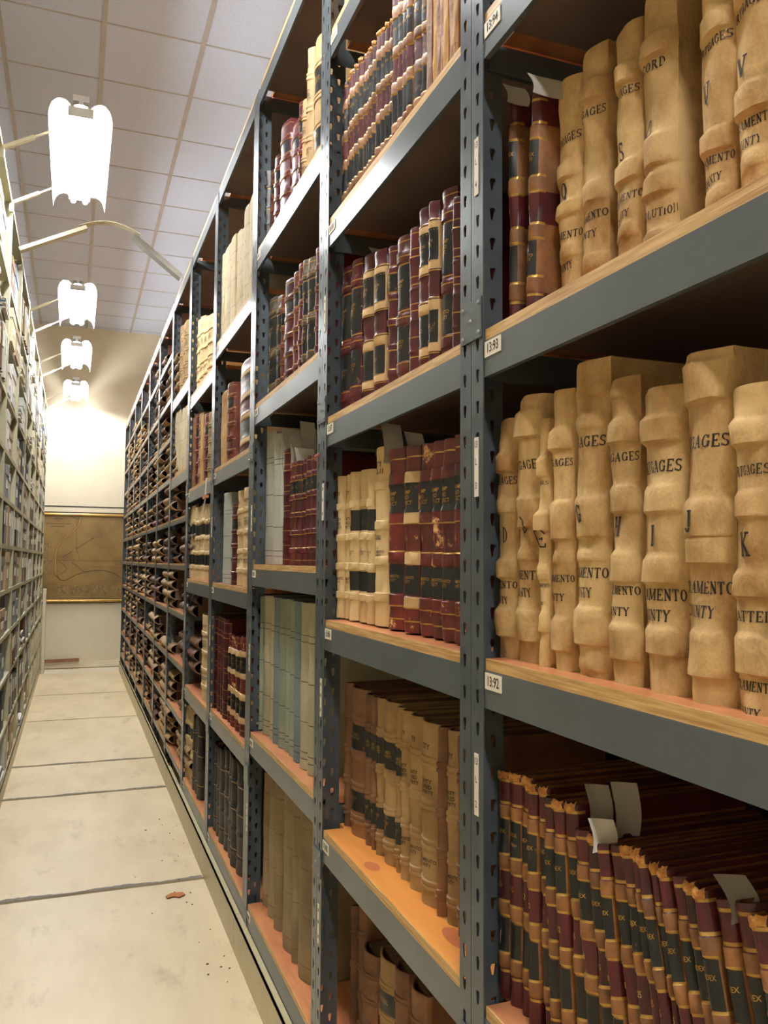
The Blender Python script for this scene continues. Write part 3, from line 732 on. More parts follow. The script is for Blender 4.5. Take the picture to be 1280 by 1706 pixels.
def make_style(st, opt, T, H, seed):
    r = random.Random(seed)
    D = .30
    if st == 'index':
        j = r.uniform(-.015, .015)
        z = [(0, .13+j, maroon), (.13+j, .20, tan), (.20, .36, tan), (.36, .43, tan), (.43, .57, maroon), (.57, .64, tan), (.64, .80, tan), (.80, .86, tan), (.86, 1.01, maroon)]
        g = BookGeo(T, H, D, min(T*.32, .012), [(f*H, hh*H, .0016, .0015, .0015) for f, hh in ((.165, .03), (.395, .03), (.605, .03), (.83, .03))], z, tan, tan, (.12, .2, .365, .43, .57, .64, .80, .87, .97), .6, seed)
        t1 = [('INDEX', min(T*.3, .011), .74*H, 0, gold)] if opt != 'n' else []
        if opt == 'INDEX': t1 = [('INDEX\nPLFFS', T*.28, .72*H, 0, gold)]; t2 = [('MENTO\nCNTY', T*.26, .28*H, 0, gold)]
        else: t2 = []
        t3 = [(r.choice(['25', '15', '10', '20', '31', '8', '12']), min(.013, T*.4), .5*H, 0, gold)]
        g.rule = .0022
        rt = g.build('ledger', [(.205*H, .355*H, black, t2), (.645*H, .795*H, black, t1)], t3)
        if seed % 3 != 0:
            mb = MB(); n = 9; rows = []
            for q in range(5):
                row = []
                for i in range(n):
                    u = -.9+1.8*i/(n-1); x, y = g.S(u, H-.004); v = q/4
                    row.append((x-.0022*math.sin(PI*v)-.0012*r.random()+.006*max(0, v-.75), y+.0005*r.uniform(-1, 1), H-.010+.013*v+.003*r.uniform(-1, 1)*(1 if q else .6)))
                rows.append(row)
            mb.grid([q[::-1] for q in rows], frayed, True)
            link('torn_headcap', mb.mesh('torn_headcap'), rt)
        return rt
    if st in ('law', 'darklaw', 'maroon'):
        base = {'law': maroon if seed % 3 else brownmar, 'darklaw': olive, 'maroon': maroon}[st]
        bands = thin_bands((.14, .31, .48, .65, .83), H, .007, .0032) if st != 'maroon' else thin_bands((.2, .4, .6, .8), H, .002, .001)
        g = BookGeo(T, H, D, min(.014, T*.3), bands, [], base, base, (.045, .165, .29, .46, .505, .63, .68, .81, .86, .96), .5, seed)
        lab = [] if st == 'maroon' else [(.69*H, .80*H, black, [('LAND\nDISTRICT' if r.random() < .5 else 'DEEDS', min(.0105, T*.2), .745*H, 0, gold)])]
        if opt == 'L' or st == 'darklaw': lab = [(.52*H, .80*H, black, [('SWAMP\nLAND\nDIST.', T*.2, .67*H, 0, gold)]), (.18*H, .40*H, black, [('MENTO\nCNTY', T*.2, .29*H, 0, gold)])]; g.bands = thin_bands((.14, .45, .86), H, .012, .0032)
        return g.build('ledger', lab)
    if st == 'calf':
        z = [(0, .12, maroon), (.12, .42, tanpale), (.42, .60, maroon), (.60, .88, tanpale), (.88, 1.01, maroon)]
        g = BookGeo(T, H, D, min(.014, T*.3), [(f*H, .012, .0025, .003, .003) for f in (.14, .40, .62, .86)], z, tanpale, tanpale, (.11, .43, .59, .89), .5, seed)
        return g.build('ledger', [(.17*H, .36*H, black, [('TO', T*.2, .27*H, 0, gold)]), (.65*H, .84*H, black, [('RECON\nOF 60', T*.18, .75*H, 0, gold)])], [('47', .012, .51*H, 0, gold)])
    if st in ('creamlaw', 'paper', 'brownlaw'):
        base = {'creamlaw': creamlaw, 'paper': paperbuck, 'brownlaw': brownlaw}[st]
        if st == 'creamlaw': bands = [(f*H, .008, .0035, .002, .002) for f in (.16, .36, .56, .78)]
        else: bands = [(f*H+d, .003, .0032, .002, .002) for f in (.15, .36, .57, .80) for d in (-.008, .004)] + [(f*H-.002, .008, .0015, .002, .002) for f in (.15, .36, .57, .80)]
        z = []
        if opt == 'B': z = [(.20, .33, black), (.60, .74, black)]
        g = BookGeo(T, H, D, min(.016, T*.32), bands, z, base, base, (), .5, seed, sidezones=False)
        lab = []; tx = []
        if opt == 'L': lab = [(.60*H, .76*H, black, [('SECURED\nPROPERTY', T*.16, .685*H, 0, gold)]), (.20*H, .33*H, black, [('ENTRY\n33', T*.18, .265*H, 0, gold)])]
        elif opt == 'T': tx = [('CITY\nVOL.11', .016, .88*H, 0, ink), ('2200', .015, .49*H, 0, ink), ('A-Z\nSACRAMENTO\nCOUNTY', .008, .41*H, 0, ink)]
        elif opt == 'B': tx = [('A-Z\nSACRAMENTO\nCOUNTY', .007, .46*H, 0, inkf)]
        elif st != 'brownlaw': tx = [(r.choice(['1936/37', '1935', 'CITY']), .016, .87*H, 0, ink), ('COUNTY\nSECURED\nPROPERTY', .0115, .66*H, 0, ink), ('SACRAMENTO\nCOUNTY', .0105, .26*H, 0, ink)]
        return g.build('ledger', lab, tx)
    if st in ('camp', 'campw'):
        w_ = st == 'campw'
        z = [(0, .13, rustleather), (.13, .19, tanpale if w_ else rustleather), (.19, .36, rustleather), (.36, .43, tanpale if w_ else rustleather), (.43, .58, rustleather), (.58, .64, tanpale if w_ else rustleather), (.80, .86, tanpale if w_ else rustleather)]
        g = BookGeo(T, H, D, min(.016, T*.3), [(f*H, hh*H, .003, .002, .002) for f, hh in ((.16, .03), (.395, .03), (.61, .03), (.83, .03))], z, rustleather, rustleather, (.06, .13, .43, .58, .94), .8, seed)
        return g.build('ledger', [(.64*H, .80*H, black, [('SWAMP\nLAND\nDISTRICT', T*.19, .72*H, 0, gold)]), (.20*H, .355*H, black, [('SACRAMENTO\nCOUNTY', T*.145, .28*H, 0, gold)])], [(r.choice(['17', '34', '26']), .015, .5*H, 0, gold)])
    if st == 'grey':
        base = {'G': greyg, 'Y': greyy, 'B': greyb, '': greyc}[opt]
        g = BookGeo(T, H, .34, min(.016, T*.25), [], [(f, f+.005, seam_dark) for f in (.06, .10, .28, .52, .76, .80)], base, base, (), .3, seed, sidezones=False)
        return g.build('ledger', [], [('NO.\nCO', T*.14, .66*H, 0, inkf), ('1', T*.2, .40*H, 0, inkf)])
    if st == 'tall':
        g = BookGeo(T, H, .34, .022, [], [(f, f+.004, inkf) for f in (.08, .35, .62, .85)], tallc, tallc, (), .5, seed, sidezones=False)
        return g.build('ledger', [], [('NO.', T*.16, .7*H, 0, inkf)])
    if st == 'tanbox':
        g = BookGeo(T, H, .32, .005, [], [(f, f+.004, inkf) for f in (.2, .5, .8)], tanbox, tanbox, (), .4, seed, sidezones=False)
        return g.build('ledger', [], [('TAX', T*.16, .66*H, 0, inkf)])
    if st == 'tanthin':
        g = BookGeo(T, H, D, .003, [], [], tan if seed % 2 else canvas_dark, tan, (), 1.0, seed)
        return g.build('ledger')
    if st == 'dark':
        g = BookGeo(T, H, D, min(.014, T*.3), thin_bands((.15, .35, .55, .8), H, .004, .003), [], blackworn, blackworn, (.17, .53, .78), .6, seed)
        return g.build('ledger', [], [('DEEDS', T*.2, .68*H, 0, inkf)])

CANVAS = {  # letter: band list (fraction from top, half height), texts
 'D': ([(.19, .03), (.37, .02), (.63, .03), (.85, .05)], 'D', 'MORTGAGES', None),
 'D2': ([(.11, .045), (.44, .05), (.60, .012), (.86, .05)], 'D', 'MORTGAGES', None),
 'E': ([(.2, .03), (.42, .03), (.62, .02), (.82, .03)], 'E', 'MORTGAGES', None),
 'F': ([(.18, .03), (.47, .06), (.60, .012), (.87, .05)], '', 'MORTGAGES', None),
 'G': ([(.10, .012), (.20, .015), (.50, .055), (.62, .01), (.84, .05), (.96, .01)], 'G', 'MORTGAGES', None),
 'H': ([(.05, .012), (.18, .03), (.40, .035), (.62, .04), (.86, .05)], 'H', 'MORTGAGES', None),
 'I': ([(.14, .035), (.37, .035), (.60, .035), (.83, .035)], 'I', 'MORTGAGES', None),
 'J': ([(.09, .05), (.48, .045), (.57, .03), (.86, .055)], 'J', 'MORTGAGES', None),
 'K': ([(.15, .03), (.37, .03), (.61, .03), (.82, .05)], 'K', 'MORTGAGES', 'CHATTEL'),
 'L': ([(.15, .03), (.40, .03), (.64, .03), (.84, .05)], 'L', 'MORTGAGES', None),
 'Q': ([(.40, .03), (.56, .022), (.74, .02)], 'Q', 'MORTGAGES', None),
 'R': ([(.18, .03), (.58, .035), (.85, .02)], '', 'MORTGAGES', None),
 'S': ([(.2, .03), (.57, .03), (.80, .02)], 'S', 'MORTGAGES', None),
 'T': ([(.2, .03), (.58, .05), (.70, .03), (.9, .03)], 'L', 'RECORD', 'REVOLUTION'),
 'U': ([(.25, .03), (.66, .03), (.85, .02)], 'U', 'MORTGAGES', None),
 'V': ([(.22, .03), (.6, .035), (.80, .02)], 'V', 'MORTGAGES', None),
 'W': ([(.2, .03), (.6, .035), (.82, .02)], 'W', 'MORTGAGES', None)}
def canvas_book(opt, T, H, seed):
    bl, letter, word, extra = CANVAS[opt]
    r = random.Random(seed*3+1)
    bands = [((1-f)*H, h*H, r.uniform(.006, .009) if h > .02 else .0035, .004, .009) for f, h in bl]
    g = BookGeo(T, H, .31, min(T*.24, .016), bands, [], canvas, canvas, (), 1.6, seed, flare=.16, sidezones=False)
    ts = min(.0165, T*.235)
    sh = .13*T
    def clear(z, h):
        for k in range(60):
            for dz in (-.002*k, .002*k):
                if all(g.band(z+dz+q*h) < .0004 for q in (-.6, -.3, 0, .3, .6)) and z+dz > .018: return z+dz
        return z
    tx = [(word, ts, clear(.74*H, ts), sh, ink)]
    if letter: tx.append((letter, .028, .515*H, -.08*T if opt in ('D', 'D2', 'E', 'Q') else .08*T if opt not in ('K', 'I') else 0, ink))
    cz = .33*H
    if extra == 'CHATTEL': tx.append(('CHATTEL', ts, clear(.30*H, ts), sh*.6, ink)); cz = .11*H
    if extra == 'REVOLUTION': tx.append((extra, ts*.85, clear(.2*H, ts), sh*.3, ink)); cz = None
    if cz:
        c1 = clear(cz, ts); tx.append(('SACRAMENTO', ts*.92, c1, sh, ink)); c2 = clear(c1-.026, ts)
        if abs(c2-c1) > ts*1.1: tx.append(('COUNTY', ts*.92, c2, sh, ink))
        else: tx.append(('COUNTY', ts*.92, c1-.026, sh, ink))
    g.serif = True
    return g.build('ledger', [], tx)

DESC = {'index': 'maroon and tan index book', 'law': 'maroon ribbed leather ledger', 'darklaw': 'olive brown leather ledger', 'maroon': 'plain maroon ledger', 'calf': 'cream and maroon ledger',
        'creamlaw': 'cream cloth law book', 'paper': 'faded tan ribbed ledger', 'brownlaw': 'brown calf ribbed ledger', 'camp': 'worn red swamp-land ledger', 'campw': 'red ledger with cream bands',
        'grey': 'tall grey-green cloth ledger', 'tall': 'tall drab canvas ledger', 'tanbox': 'tall sand coloured ledger', 'tanthin': 'thin tan leather ledger', 'dark': 'dark worn leather ledger'}
ROWS = {
 'A3':(1.25,0.635,[(1.1616,0.0588,0.38,'canvas','D'),(1.0958,0.0729,0.405,'canvas','D2'),(1.0437,0.0279,0.362,'canvas','E'),(1.002,0.0523,0.396,'canvas','F'),(0.9357,0.0744,0.423,'canvas','G'),(0.863,0.0557,0.385,'canvas','H'),(0.7922,0.0721,0.359,'canvas','I'),(0.7193,0.0696,0.385,'canvas','J'),(0.6528,0.0516,0.335,'canvas','K'),(0.5949,0.0569,0.334,'canvas','L')]),
 'A4':(1.776,0.685,[(1.167,0.024,0.399,'index',''),(1.098,0.027,0.359,'index','INDEX'),(1.057,0.0623,0.366,'canvas','Q'),(0.9931,0.0594,0.377,'canvas','R'),(0.9125,0.0546,0.362,'canvas','S'),(0.8513,0.063,0.368,'canvas','T'),(0.7461,0.0525,0.345,'canvas','U'),(0.69,0.0562,0.345,'canvas','V'),(0.6309,0.0524,0.345,'canvas','W')]),
 'B6':(2.806,0.64,[(2.0323,0.0324,0.34,'tanthin',''),(1.9952,0.0256,0.34,'tanthin',''),(1.9525,0.044,0.34,'tanthin',''),(1.9007,0.0453,0.34,'tanthin',''),(1.8513,0.0402,0.34,'tanthin',''),(1.8027,0.0448,0.34,'tanthin',''),(1.7521,0.0454,0.34,'tanthin','')]),
 'B5':(2.294,0.64,[(2.0516,0.0208,0.376,'index',''),(2.0256,0.0176,0.372,'index',''),(1.9984,0.0238,0.37,'index',''),(1.9694,0.0217,0.371,'index',''),(1.9457,0.0137,0.363,'index',''),(1.9254,0.0153,0.361,'index',''),(1.9004,0.0233,0.364,'index',''),(1.8743,0.0181,0.362,'index',''),(1.8511,0.018,0.353,'index',''),(1.8297,0.0148,0.35,'index',''),(1.8102,0.0145,0.354,'index',''),(1.7906,0.0155,0.348,'index',''),(1.7657,0.0252,0.348,'index',''),(1.7396,0.0185,0.342,'index',''),(1.7173,0.0181,0.341,'index',''),(1.6966,0.0157,0.337,'index',''),(1.672,0.0336,0.4,'index',''),(1.6411,0.0247,0.39,'index',''),(1.6123,0.0298,0.376,'index',''),(1.5822,0.0274,0.363,'index',''),(1.5479,0.0385,0.352,'index',''),(1.5108,0.0335,0.336,'index',''),(1.4805,0.0269,0.319,'tanthin',''),(1.4555,0.0215,0.312,'tanthin',''),(1.4339,0.0204,0.298,'tanthin',''),(1.4129,0.0204,0.29,'tanthin',''),(1.3915,0.0214,0.281,'tanthin',''),(1.3672,0.0263,0.267,'tanthin',''),(1.3431,0.0212,0.257,'tanthin','')]),
 'B4':(1.768,0.64,[(2.0182,0.0821,0.395,'law','L'),(1.9316,0.0712,0.384,'law','L'),(1.8605,0.0711,0.373,'calf','C'),(1.7611,0.0685,0.348,'calf','C'),(1.6832,0.041,0.332,'law',''),(1.6276,0.0702,0.332,'law','L'),(1.5629,0.0458,0.327,'maroon',''),(1.503,0.0612,0.344,'calf','C'),(1.4551,0.0347,0.339,'calf','C'),(1.4064,0.0628,0.343,'law','L'),(1.3518,0.0306,0.305,'maroon','')]),
 'B3':(1.258,0.64,[(2.0417,0.0406,0.363,'creamlaw',''),(1.9942,0.0545,0.363,'creamlaw',''),(1.941,0.0519,0.364,'creamlaw','B'),(1.873,0.0841,0.363,'creamlaw','B'),(1.8142,0.0335,0.358,'creamlaw','B'),(1.7561,0.0909,0.403,'creamlaw','T'),(1.6691,0.0831,0.387,'camp',''),(1.576,0.0687,0.382,'campw',''),(1.5066,0.0575,0.378,'camp',''),(1.4495,0.0566,0.376,'camp',''),(1.396,0.0505,0.373,'camp',''),(1.347,0.0475,0.374,'camp','')]),
 'B2':(0.718,0.667,[(2.0447,0.0346,0.372,'brownlaw',''),(1.9742,0.1065,0.37,'brownlaw','L'),(1.8929,0.0473,0.366,'brownlaw','L'),(1.8568,0.0249,0.366,'brownlaw','L'),(1.8222,0.0442,0.368,'paper','L'),(1.7622,0.0758,0.37,'paper','L'),(1.7064,0.0358,0.366,'paper','L'),(1.6661,0.0447,0.366,'paper',''),(1.6113,0.0649,0.365,'paper',''),(1.5356,0.0865,0.366,'paper',''),(1.4742,0.0251,0.367,'brownlaw',''),(1.4351,0.0532,0.368,'paper',''),(1.3822,0.0474,0.366,'brownlaw','')]),
 'B1':(0.203,0.69,[(2.0534,0.0172,0.323,'brownlaw',''),(2.017,0.037,0.337,'brownlaw',''),(1.9506,0.0959,0.256,'brownlaw',''),(1.8393,0.11,0.288,'paper','L'),(1.7412,0.0714,0.308,'brownlaw',''),(1.6561,0.0851,0.303,'brownlaw','')]),
 'C5':(2.539,0.64,[(2.9689,0.0143,0.312,'dark',''),(2.9209,0.061,0.29,'law',''),(2.8417,0.0773,0.306,'law',''),(2.7244,0.13,0.361,'law',''),(2.5897,0.1222,0.3,'law',''),(2.4942,0.0533,0.321,'law',''),(2.4456,0.044,0.303,'paper',''),(2.4022,0.0426,0.444,'paper',''),(2.3209,0.1201,0.43,'paper','L')]),
 'C4':(1.966,0.64,[(2.9003,0.13,0.377,'darklaw',''),(2.7843,0.0829,0.352,'darklaw',''),(2.7208,0.0441,0.339,'law',''),(2.6403,0.1169,0.361,'law',''),(2.5389,0.07,0.357,'law',''),(2.4706,0.0666,0.361,'law',''),(2.4125,0.0496,0.352,'darklaw',''),(2.3539,0.0677,0.338,'darklaw',''),(2.2845,0.0578,0.346,'law','')]),
 'C3':(1.389,0.64,[(2.9001,0.1519,0.467,'grey',''),(2.7695,0.072,0.445,'grey',''),(2.7118,0.0433,0.441,'grey',''),(2.6446,0.091,0.378,'maroon',''),(2.5716,0.0391,0.325,'law',''),(2.522,0.0581,0.322,'law',''),(2.4706,0.043,0.32,'law',''),(2.42,0.0566,0.32,'law',''),(2.3628,0.0561,0.323,'law',''),(2.3034,0.0612,0.321,'law','')]),
 'C2':(0.799,0.64,[(2.9672,0.0175,0.473,'grey','G'),(2.8907,0.1155,0.479,'grey','Y'),(2.8011,0.0636,0.477,'grey','Y'),(2.7345,0.0695,0.48,'grey','B'),(2.6666,0.0664,0.479,'grey','G'),(2.6055,0.0557,0.48,'grey','G'),(2.5434,0.0685,0.477,'grey','G'),(2.4695,0.0793,0.479,'grey','B'),(2.3823,0.0811,0.48,'grey','Y'),(2.3034,0.0636,0.482,'grey','Y')]),
 'C1':(0.206,0.645,[(2.9161,0.0862,0.452,'tall',''),(2.819,0.108,0.473,'tall',''),(2.7228,0.0844,0.49,'tall',''),(2.5756,0.13,0.5,'tall',''),(2.482,0.057,0.5,'tall',''),(2.3858,0.13,0.5,'tall','')]),
 'D5':(2.414,0.618,[(3.8498,0.0805,0.421,'tanbox',''),(3.7513,0.1162,0.416,'tanbox',''),(3.646,0.0944,0.393,'tanbox',''),(3.5465,0.1046,0.394,'tanbox',''),(3.4516,0.0852,0.383,'tanbox',''),(3.3617,0.0946,0.354,'tanbox',''),(3.2633,0.1023,0.413,'tanbox',''),(3.1229,0.13,0.407,'tanbox','')]),
 'D4':(1.823,0.618,[(3.7331,0.1466,0.338,'tanthin',''),(3.599,0.1216,0.35,'law',''),(3.2691,0.3,0.376,'calf','C')]),
 'D3':(1.3,0.618,[(3.6299,0.1685,0.395,'grey',''),(3.456,0.13,0.338,'law',''),(3.3385,0.1048,0.383,'creamlaw',''),(3.1702,0.13,0.382,'creamlaw','')]),
 'D2':(0.73,0.618,[(3.8552,0.0695,0.42,'maroon',''),(3.7678,0.1165,0.42,'maroon',''),(3.6779,0.0738,0.42,'maroon',''),(3.5897,0.1126,0.42,'maroon',''),(3.4976,0.0717,0.358,'campw',''),(3.4105,0.1117,0.364,'campw',''),(3.3086,0.1009,0.366,'campw',''),(3.2096,0.1057,0.376,'campw','')]),
 'D1':(0.197,0.618,[(3.8165,0.1046,0.378,'dark',''),(3.7329,0.1012,0.38,'dark',''),(3.6422,0.1176,0.394,'dark',''),(3.5434,0.1158,0.414,'dark',''),(3.445,0.1153,0.416,'dark',''),(3.355,0.0976,0.42,'dark',''),(3.2615,0.1213,0.42,'dark','')]),
 'E5':(2.33,0.618,[(4.6348,0.1158,0.408,'creamlaw',''),(4.5063,0.1063,0.39,'creamlaw',''),(4.3826,0.1074,0.354,'creamlaw',''),(4.2182,0.13,0.319,'creamlaw','')]),
 'E4':(1.8,0.618,[(4.7376,0.1247,0.411,'tanthin',''),(4.621,0.0802,0.407,'law',''),(4.5084,0.1175,0.39,'paper',''),(4.3883,0.0963,0.36,'tanthin',''),(4.2647,0.1252,0.348,'law',''),(4.1262,0.1274,0.334,'paper','')]),
 'E3':(1.299,0.618,[(4.792,0.016,0.395,'creamlaw','B'),(4.7306,0.1016,0.405,'creamlaw','B'),(4.6401,0.0745,0.401,'creamlaw','B'),(4.5408,0.1193,0.387,'creamlaw','B'),(4.4399,0.0778,0.389,'creamlaw','B'),(4.3471,0.1032,0.392,'creamlaw','B'),(4.2414,0.1038,0.382,'creamlaw','B'),(4.144,0.0868,0.382,'creamlaw','B')]),
 'E2':(0.709,0.618,[(4.21,0.2412,0.42,'creamlaw','')]),
 'E1':(0.199,0.618,[(4.7791,0.0419,0.389,'creamlaw','B'),(4.7268,0.0868,0.398,'creamlaw','B'),(4.6362,0.118,0.395,'creamlaw','B'),(4.5022,0.1034,0.379,'dark',''),(4.4153,0.0881,0.398,'dark',''),(4.325,0.1096,0.401,'dark','')]),
 'F8':(2.468,0.618,[(5.4179,0.1069,0.443,'paper',''),(5.2859,0.114,0.43,'paper',''),(5.1595,0.0971,0.411,'paper',''),(5.0334,0.1147,0.396,'paper','')]),
 'F7':(1.943,0.618,[(5.6167,0.0848,0.442,'tanbox',''),(5.5106,0.0977,0.428,'tanbox',''),(5.383,0.1288,0.411,'tanbox',''),(5.2525,0.1043,0.406,'tanbox',''),(5.1127,0.13,0.389,'tanbox','')]),
 'A2':(0.731,0.64,[(1.1776,0.0288,0.34,'index','t0.0'),(1.1458,0.0334,0.344,'index','t0.0'),(1.1142,0.0284,0.346,'index','t0.0'),(1.0811,0.0237,0.344,'index','t1.1'),(1.0522,0.0203,0.345,'index','t2.2'),(1.025,0.0211,0.337,'index','t3.2'),(0.9955,0.0241,0.337,'index','t4.3'),(0.9638,0.0247,0.341,'index','t5.4'),(0.9326,0.0293,0.315,'index','t6.5'),(0.8983,0.0257,0.316,'index','t7.6'),(0.8694,0.0191,0.315,'index','t8.7'),(0.8409,0.0235,0.319,'index','t9.8'),(0.8104,0.0214,0.325,'index','t10.8'),(0.7836,0.0172,0.329,'index','t11.9'),(0.7606,0.0145,0.33,'index','t13.0'),(0.7465,0.0141,0.326,'index','t13.0'),(0.7299,0.0181,0.325,'index','t13.0'),(0.71,0.0206,0.324,'index','t13.0'),(0.6881,0.021,0.324,'index','t13.0'),(0.6651,0.0222,0.326,'index','t13.0'),(0.6402,0.026,0.324,'index','t13.0'),(0.6107,0.0276,0.331,'index','t13.0'),(0.5844,0.0238,0.328,'index','t13.0'),(0.5604,0.0212,0.33,'index','t13.0'),(0.5331,0.0298,0.333,'index','t13.0')]),
}

SHELFWORD = {'A': 'nearest', 'B': 'second', 'C': 'third', 'D': 'fourth', 'E': 'fifth', 'F': 'sixth'}
PROTO = {}
brk = random.Random(3)
for key, (zs, X, L) in ROWS.items():
    Ls = sorted(L, key=lambda b: -b[0])
    tier = int(key[1])
    for n, (yc, T, H, st, opt) in enumerate(Ls, 1):
        tilt = 0.0
        if opt.startswith('t'): tilt = float(opt[1:]); opt = ''
        if key == 'F7': tilt = 5.0
        if opt == 'INDEX': tilt = -3.0; T = .024; yc = 1.116
        if key == 'A4' and n == 1: T = .022; yc = 1.172
        seed = n*7+tier*101+ord(key[0])
        place = '%s from left, %s shelf up, %s right-hand rack' % (ORD[n], ORD[tier], SHELFWORD[key[0]])
        if st == 'canvas':
            o = canvas_book(opt, T, H, seed)
            ltr = opt[0]
            lab = 'cream canvas ledger %s, %s' % ('stamped '+ltr if CANVAS[opt][1] == ltr else 'with thick bands', place)
        else:
            v = brk.randrange(7) if st == 'index' else brk.randrange(4) if st in ('law', 'camp', 'paper', 'creamlaw') else brk.randrange(2)
            pk = (st, opt, v)
            if pk in PROTO:
                p, T0, H0 = PROTO[pk]; o = copy_tree(p)
            else:
                T0, H0 = (.03 if st in ('index', 'tanthin') else .06), .38
                o = make_style(st, opt, T0, H0, v*5+2+len(st)); PROTO[pk] = (o, T0, H0)
            o.scale = (1, T*.97/T0, H/H0)
            lab = '%s, %s' % (DESC[st], place)
        if key == 'A4' and st == 'index': xj0 = -.03
        else: xj0 = 0
        xj = xj0 + (brk.uniform(-.004, .006) if st != 'canvas' else 0)
        o.location = (X+xj, yc, zs+.0015)
        if tilt:
            o.rotation_euler = (-math.radians(tilt), 0, 0)
            o.location.z = zs + .0015 + T/2*abs(math.sin(math.radians(tilt)))
        elif st != 'canvas': o.rotation_euler = (0, 0, 0)
        tag(o, lab, 'book', 'ledgers on the %s shelf of the %s rack' % (ORD[tier], SHELFWORD[key[0]]))

# ---------------------------------------------------------------- ledgers lying flat in the far racks
def lying_proto(k):
    r = random.Random(k); T = .06; H = .5
    base = rollbrown if k < 2 else rollcream
    bands = [(H*(i+.5)/8, .010, .006, .008, .008) for i in range(8)]
    g = BookGeo(T, H, .36, .03, bands, [], base, base, (), 1.0, k, sidezones=False)
    return g.build('flat_ledger')
LP = {}
rl = random.Random(21)
def lying(k, x, y, z, length, th, yaw, label, group):
    if k in LP: o = copy_tree(LP[k])
    else: o = LP[k] = lying_proto(k)
    # height axis -> along y, thickness axis -> z
    o.rotation_euler = (PI/2, 0, yaw); o.scale = (1, th/.06, length/.5)
    o.location = (x, y+length/2, z+th/2); tag(o, label, 'book', group)
counts = 0
for bi in range(5, 12):
    T = TIERS[bi]
    for ti in range(len(T)-1):
        if bi == 5 and ti >= 6: continue
        z = T[ti]+CZ+.012; hh = T[ti+1]-T[ti]-.045
        n = rl.choice([1, 3, 4, 4, 4]) if bi > 5 else rl.choice([3, 4, 4, 4])
        if ti == len(T)-2: n = rl.choice([0, 0, 1, 2])
        if bi == 5 and ti in (1, 5): n = 1
        k0 = rl.choice([3, 2, 2]) if bi > 8 else rl.choice([0, 1, 3]) if ti > 4 else rl.choice([0, 2, 3])
        for q in range(n):
            th = min(.062, hh/max(n, 4))
            ln = rl.uniform(.55, .72); y0 = POSTS[bi]+.05+rl.uniform(0, .12)
            if y0+ln > POSTS[bi+1]-.07: ln = POSTS[bi+1]-.07-y0
            x = (.606 if bi > 5 else .622)+rl.uniform(-.006, .014)
            lying(k0 if rl.random() < .7 else (k0+1) % 4, x, y0, z+q*(th+.001), ln, th, rl.uniform(-.03, .03),
                  'ribbed ledger lying flat, %s from the bottom, %s shelf up, %s right-hand rack' % (ORD[q+1], ORD[ti+1], NAMES[bi]), 'flat ledgers in the far racks')

# ================================================================ LOOSE THINGS
grey_paper = mat('grey_slip_paper', (176, 170, 156), .8)
def slip(y, x0, x1, z0, z1, lean, mt, label):
    mb = MB(); rows = []
    for i in range(6):
        v = i/5; rows.append([(x0+(x1-x0)*u+.003*math.sin(4*v), y+lean*v*v+.003*math.sin(3*u+v), z0+(z1-z0)*v-.004*u*v) for u in [j/5 for j in range(6)]])
    mb.grid(rows, mt, True); mb.grid([[(a, b+.001, c) for a, b, c in r] for r in rows], mt, True, True)
    return mb.obj('paper_slip', None, label=label, cat='paper')
slip(.915, .630, .665, 1.035, 1.077, .004, white_paper, 'bright white paper slip standing up among the leaning index books')
slip(.965, .66, .695, 1.045, 1.105, .006, grey_paper, 'dim tan slip, left one of the pair above the index books')
slip(.925, .672, .71, 1.045, 1.117, .004, grey_paper, 'dim tan slip, right one of the pair above the index books')
slip(.69, .642, .68, 1.035, 1.078, .02, grey_paper, 'small curled pale slip on the right end of the index books')
slip(1.055, .631, .69, 2.112, 2.149, .01, grey_paper, 'folded tan paper sticking up right of the INDEX book')
slip(1.15, .640, .68, 2.15, 2.187, .01, grey_paper, 'folded tan paper above the leftmost book of the nearest rack')
slip(1.70, .635, .68, 1.62, 1.712, .01, grey_paper, 'tall grey paper standing behind the red swamp-land ledgers')
slip(1.60, .65, .69, 1.62, 1.679, .01, grey_paper, 'small grey paper standing among the red swamp-land ledgers')
slip(1.83, .655, .72, 2.11, 2.167, .03, grey_paper, 'curled grey paper above the cream and maroon ledgers')
slip(2.66, .640, .70, 1.70, 1.842, .01, grey_paper, 'large grey envelope, left one above the small brown books')
slip(2.58, .645, .70, 1.70, 1.803, .01, grey_paper, 'grey envelope, middle one above the small brown books')
slip(2.52, .648, .71, 1.69, 1.761, .01, white_paper, 'pale envelope, lowest one on the small brown books')
slip(2.55, .672, .72, 1.70, 1.851, .01, grey_paper, 'dim envelope at the back above the small brown books')
slip(3.3, .66, .70, 2.15, 2.241, .01, white_paper, 'white slip on top of the big tattered ledger')
rb2 = MB()
for a, b in (((.595, 4.03, 1.80), (.592, 4.04, 1.71)), ((.592, 4.04, 1.71), (.590, 4.10, 1.63))):
    rb2.tube(a, b, .004, white_paper, 6)
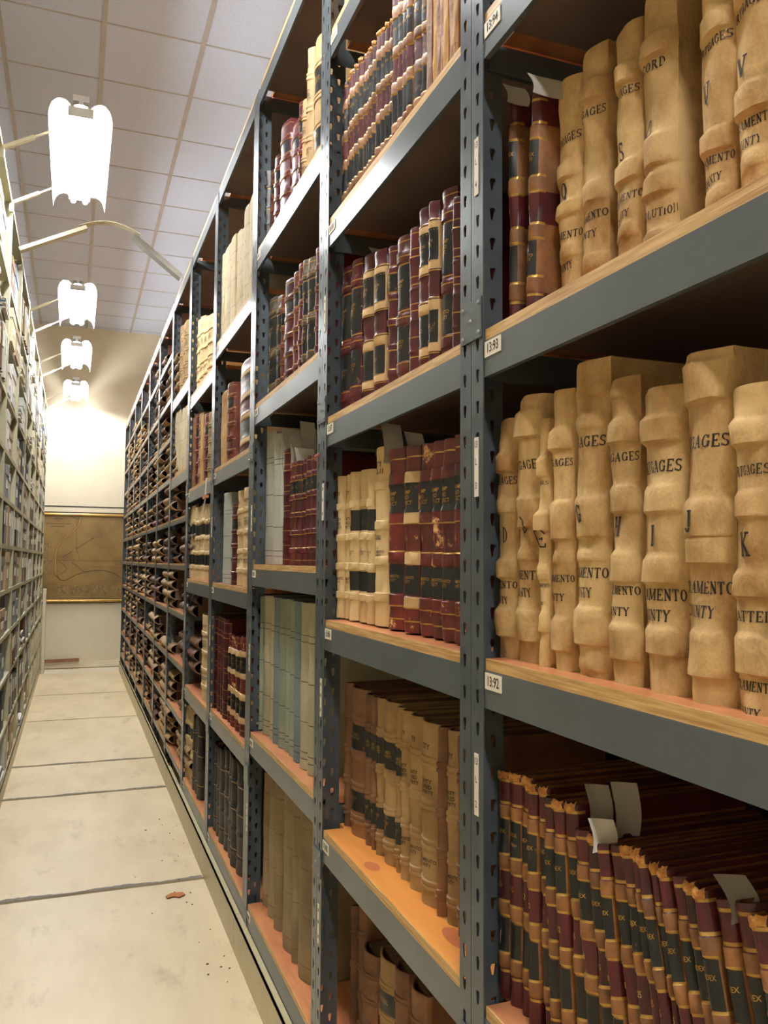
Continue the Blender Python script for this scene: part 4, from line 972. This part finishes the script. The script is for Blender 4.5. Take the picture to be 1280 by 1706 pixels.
rb2.box((.585, 3.99, 1.70), (.60, 4.09, 1.715), mat('orange_tag', (206, 128, 72), .7)); rb2.obj('hanging_tag', label='orange tag on white string hanging from the fifth rack shelf', cat='tag')
rt = MB()
for k in range(7):
    a = k*.9; rt.tube((.60+.008*math.cos(a), 2.095+.012*math.sin(a)+.01, 1.665+.006*k*.6), (.60+.008*math.cos(a+.9), 2.105+.012*math.sin(a+.9), 1.669+.006*k*.6), .0035, mat('pink_cloth_tape', (176, 112, 92), .8), 6)
rt.obj('cloth_tape', label='knot of pinkish cloth tape by the post of the third rack', cat='tape')
# leather crumbs on the floor
cr = random.Random(9)
crumb_m = mat('leather_crumb', (110, 62, 38), .8, (80, 44, 28), 30)
m = MB(); pts = [(.40, 3.63), (.425, 3.655), (.47, 3.65), (.478, 3.62), (.45, 3.60), (.43, 3.615), (.405, 3.605)]
m.poly([(x, y, .006) for x, y in pts], mat('orange_leather_scrap', (196, 122, 66), .8)); m.poly([(x, y, .0015) for x, y in pts[::-1]], crumb_m)
for a, b in zip(pts, pts[1:]+pts[:1]): m.poly([(a[0], a[1], .0015), (b[0], b[1], .0015), (b[0], b[1], .006), (a[0], a[1], .006)], crumb_m)
m.obj('leather_scrap', label='largest orange leather scrap lying on the floor near the right curb', cat='scrap')
for i in range(26):
    x = .56 - abs(cr.gauss(0, .09)); y = cr.uniform(2.7, 4.8); s = cr.uniform(.002, .006)
    m = MB(); T = Matrix.Translation((x, y, .0012)) @ Matrix.Rotation(cr.uniform(0, 3), 4, 'Z')
    n = 5; top = [T @ Vector((s*cr.uniform(.6, 1.3)*math.cos(6.28*k/n), s*cr.uniform(.6, 1.3)*.6*math.sin(6.28*k/n), .002)) for k in range(n)]
    m.poly(top, crumb_m); m.poly([(p.x, p.y, .0005) for p in top][::-1], crumb_m)
    for k in range(n): a, b = top[k], top[(k+1) % n]; m.poly([(a.x, a.y, .0005), (b.x, b.y, .0005), b, a], crumb_m)
    m.obj('leather_crumb', label='small dark leather crumb on the floor beside the right curb', cat='crumb', group='leather crumbs on the floor')
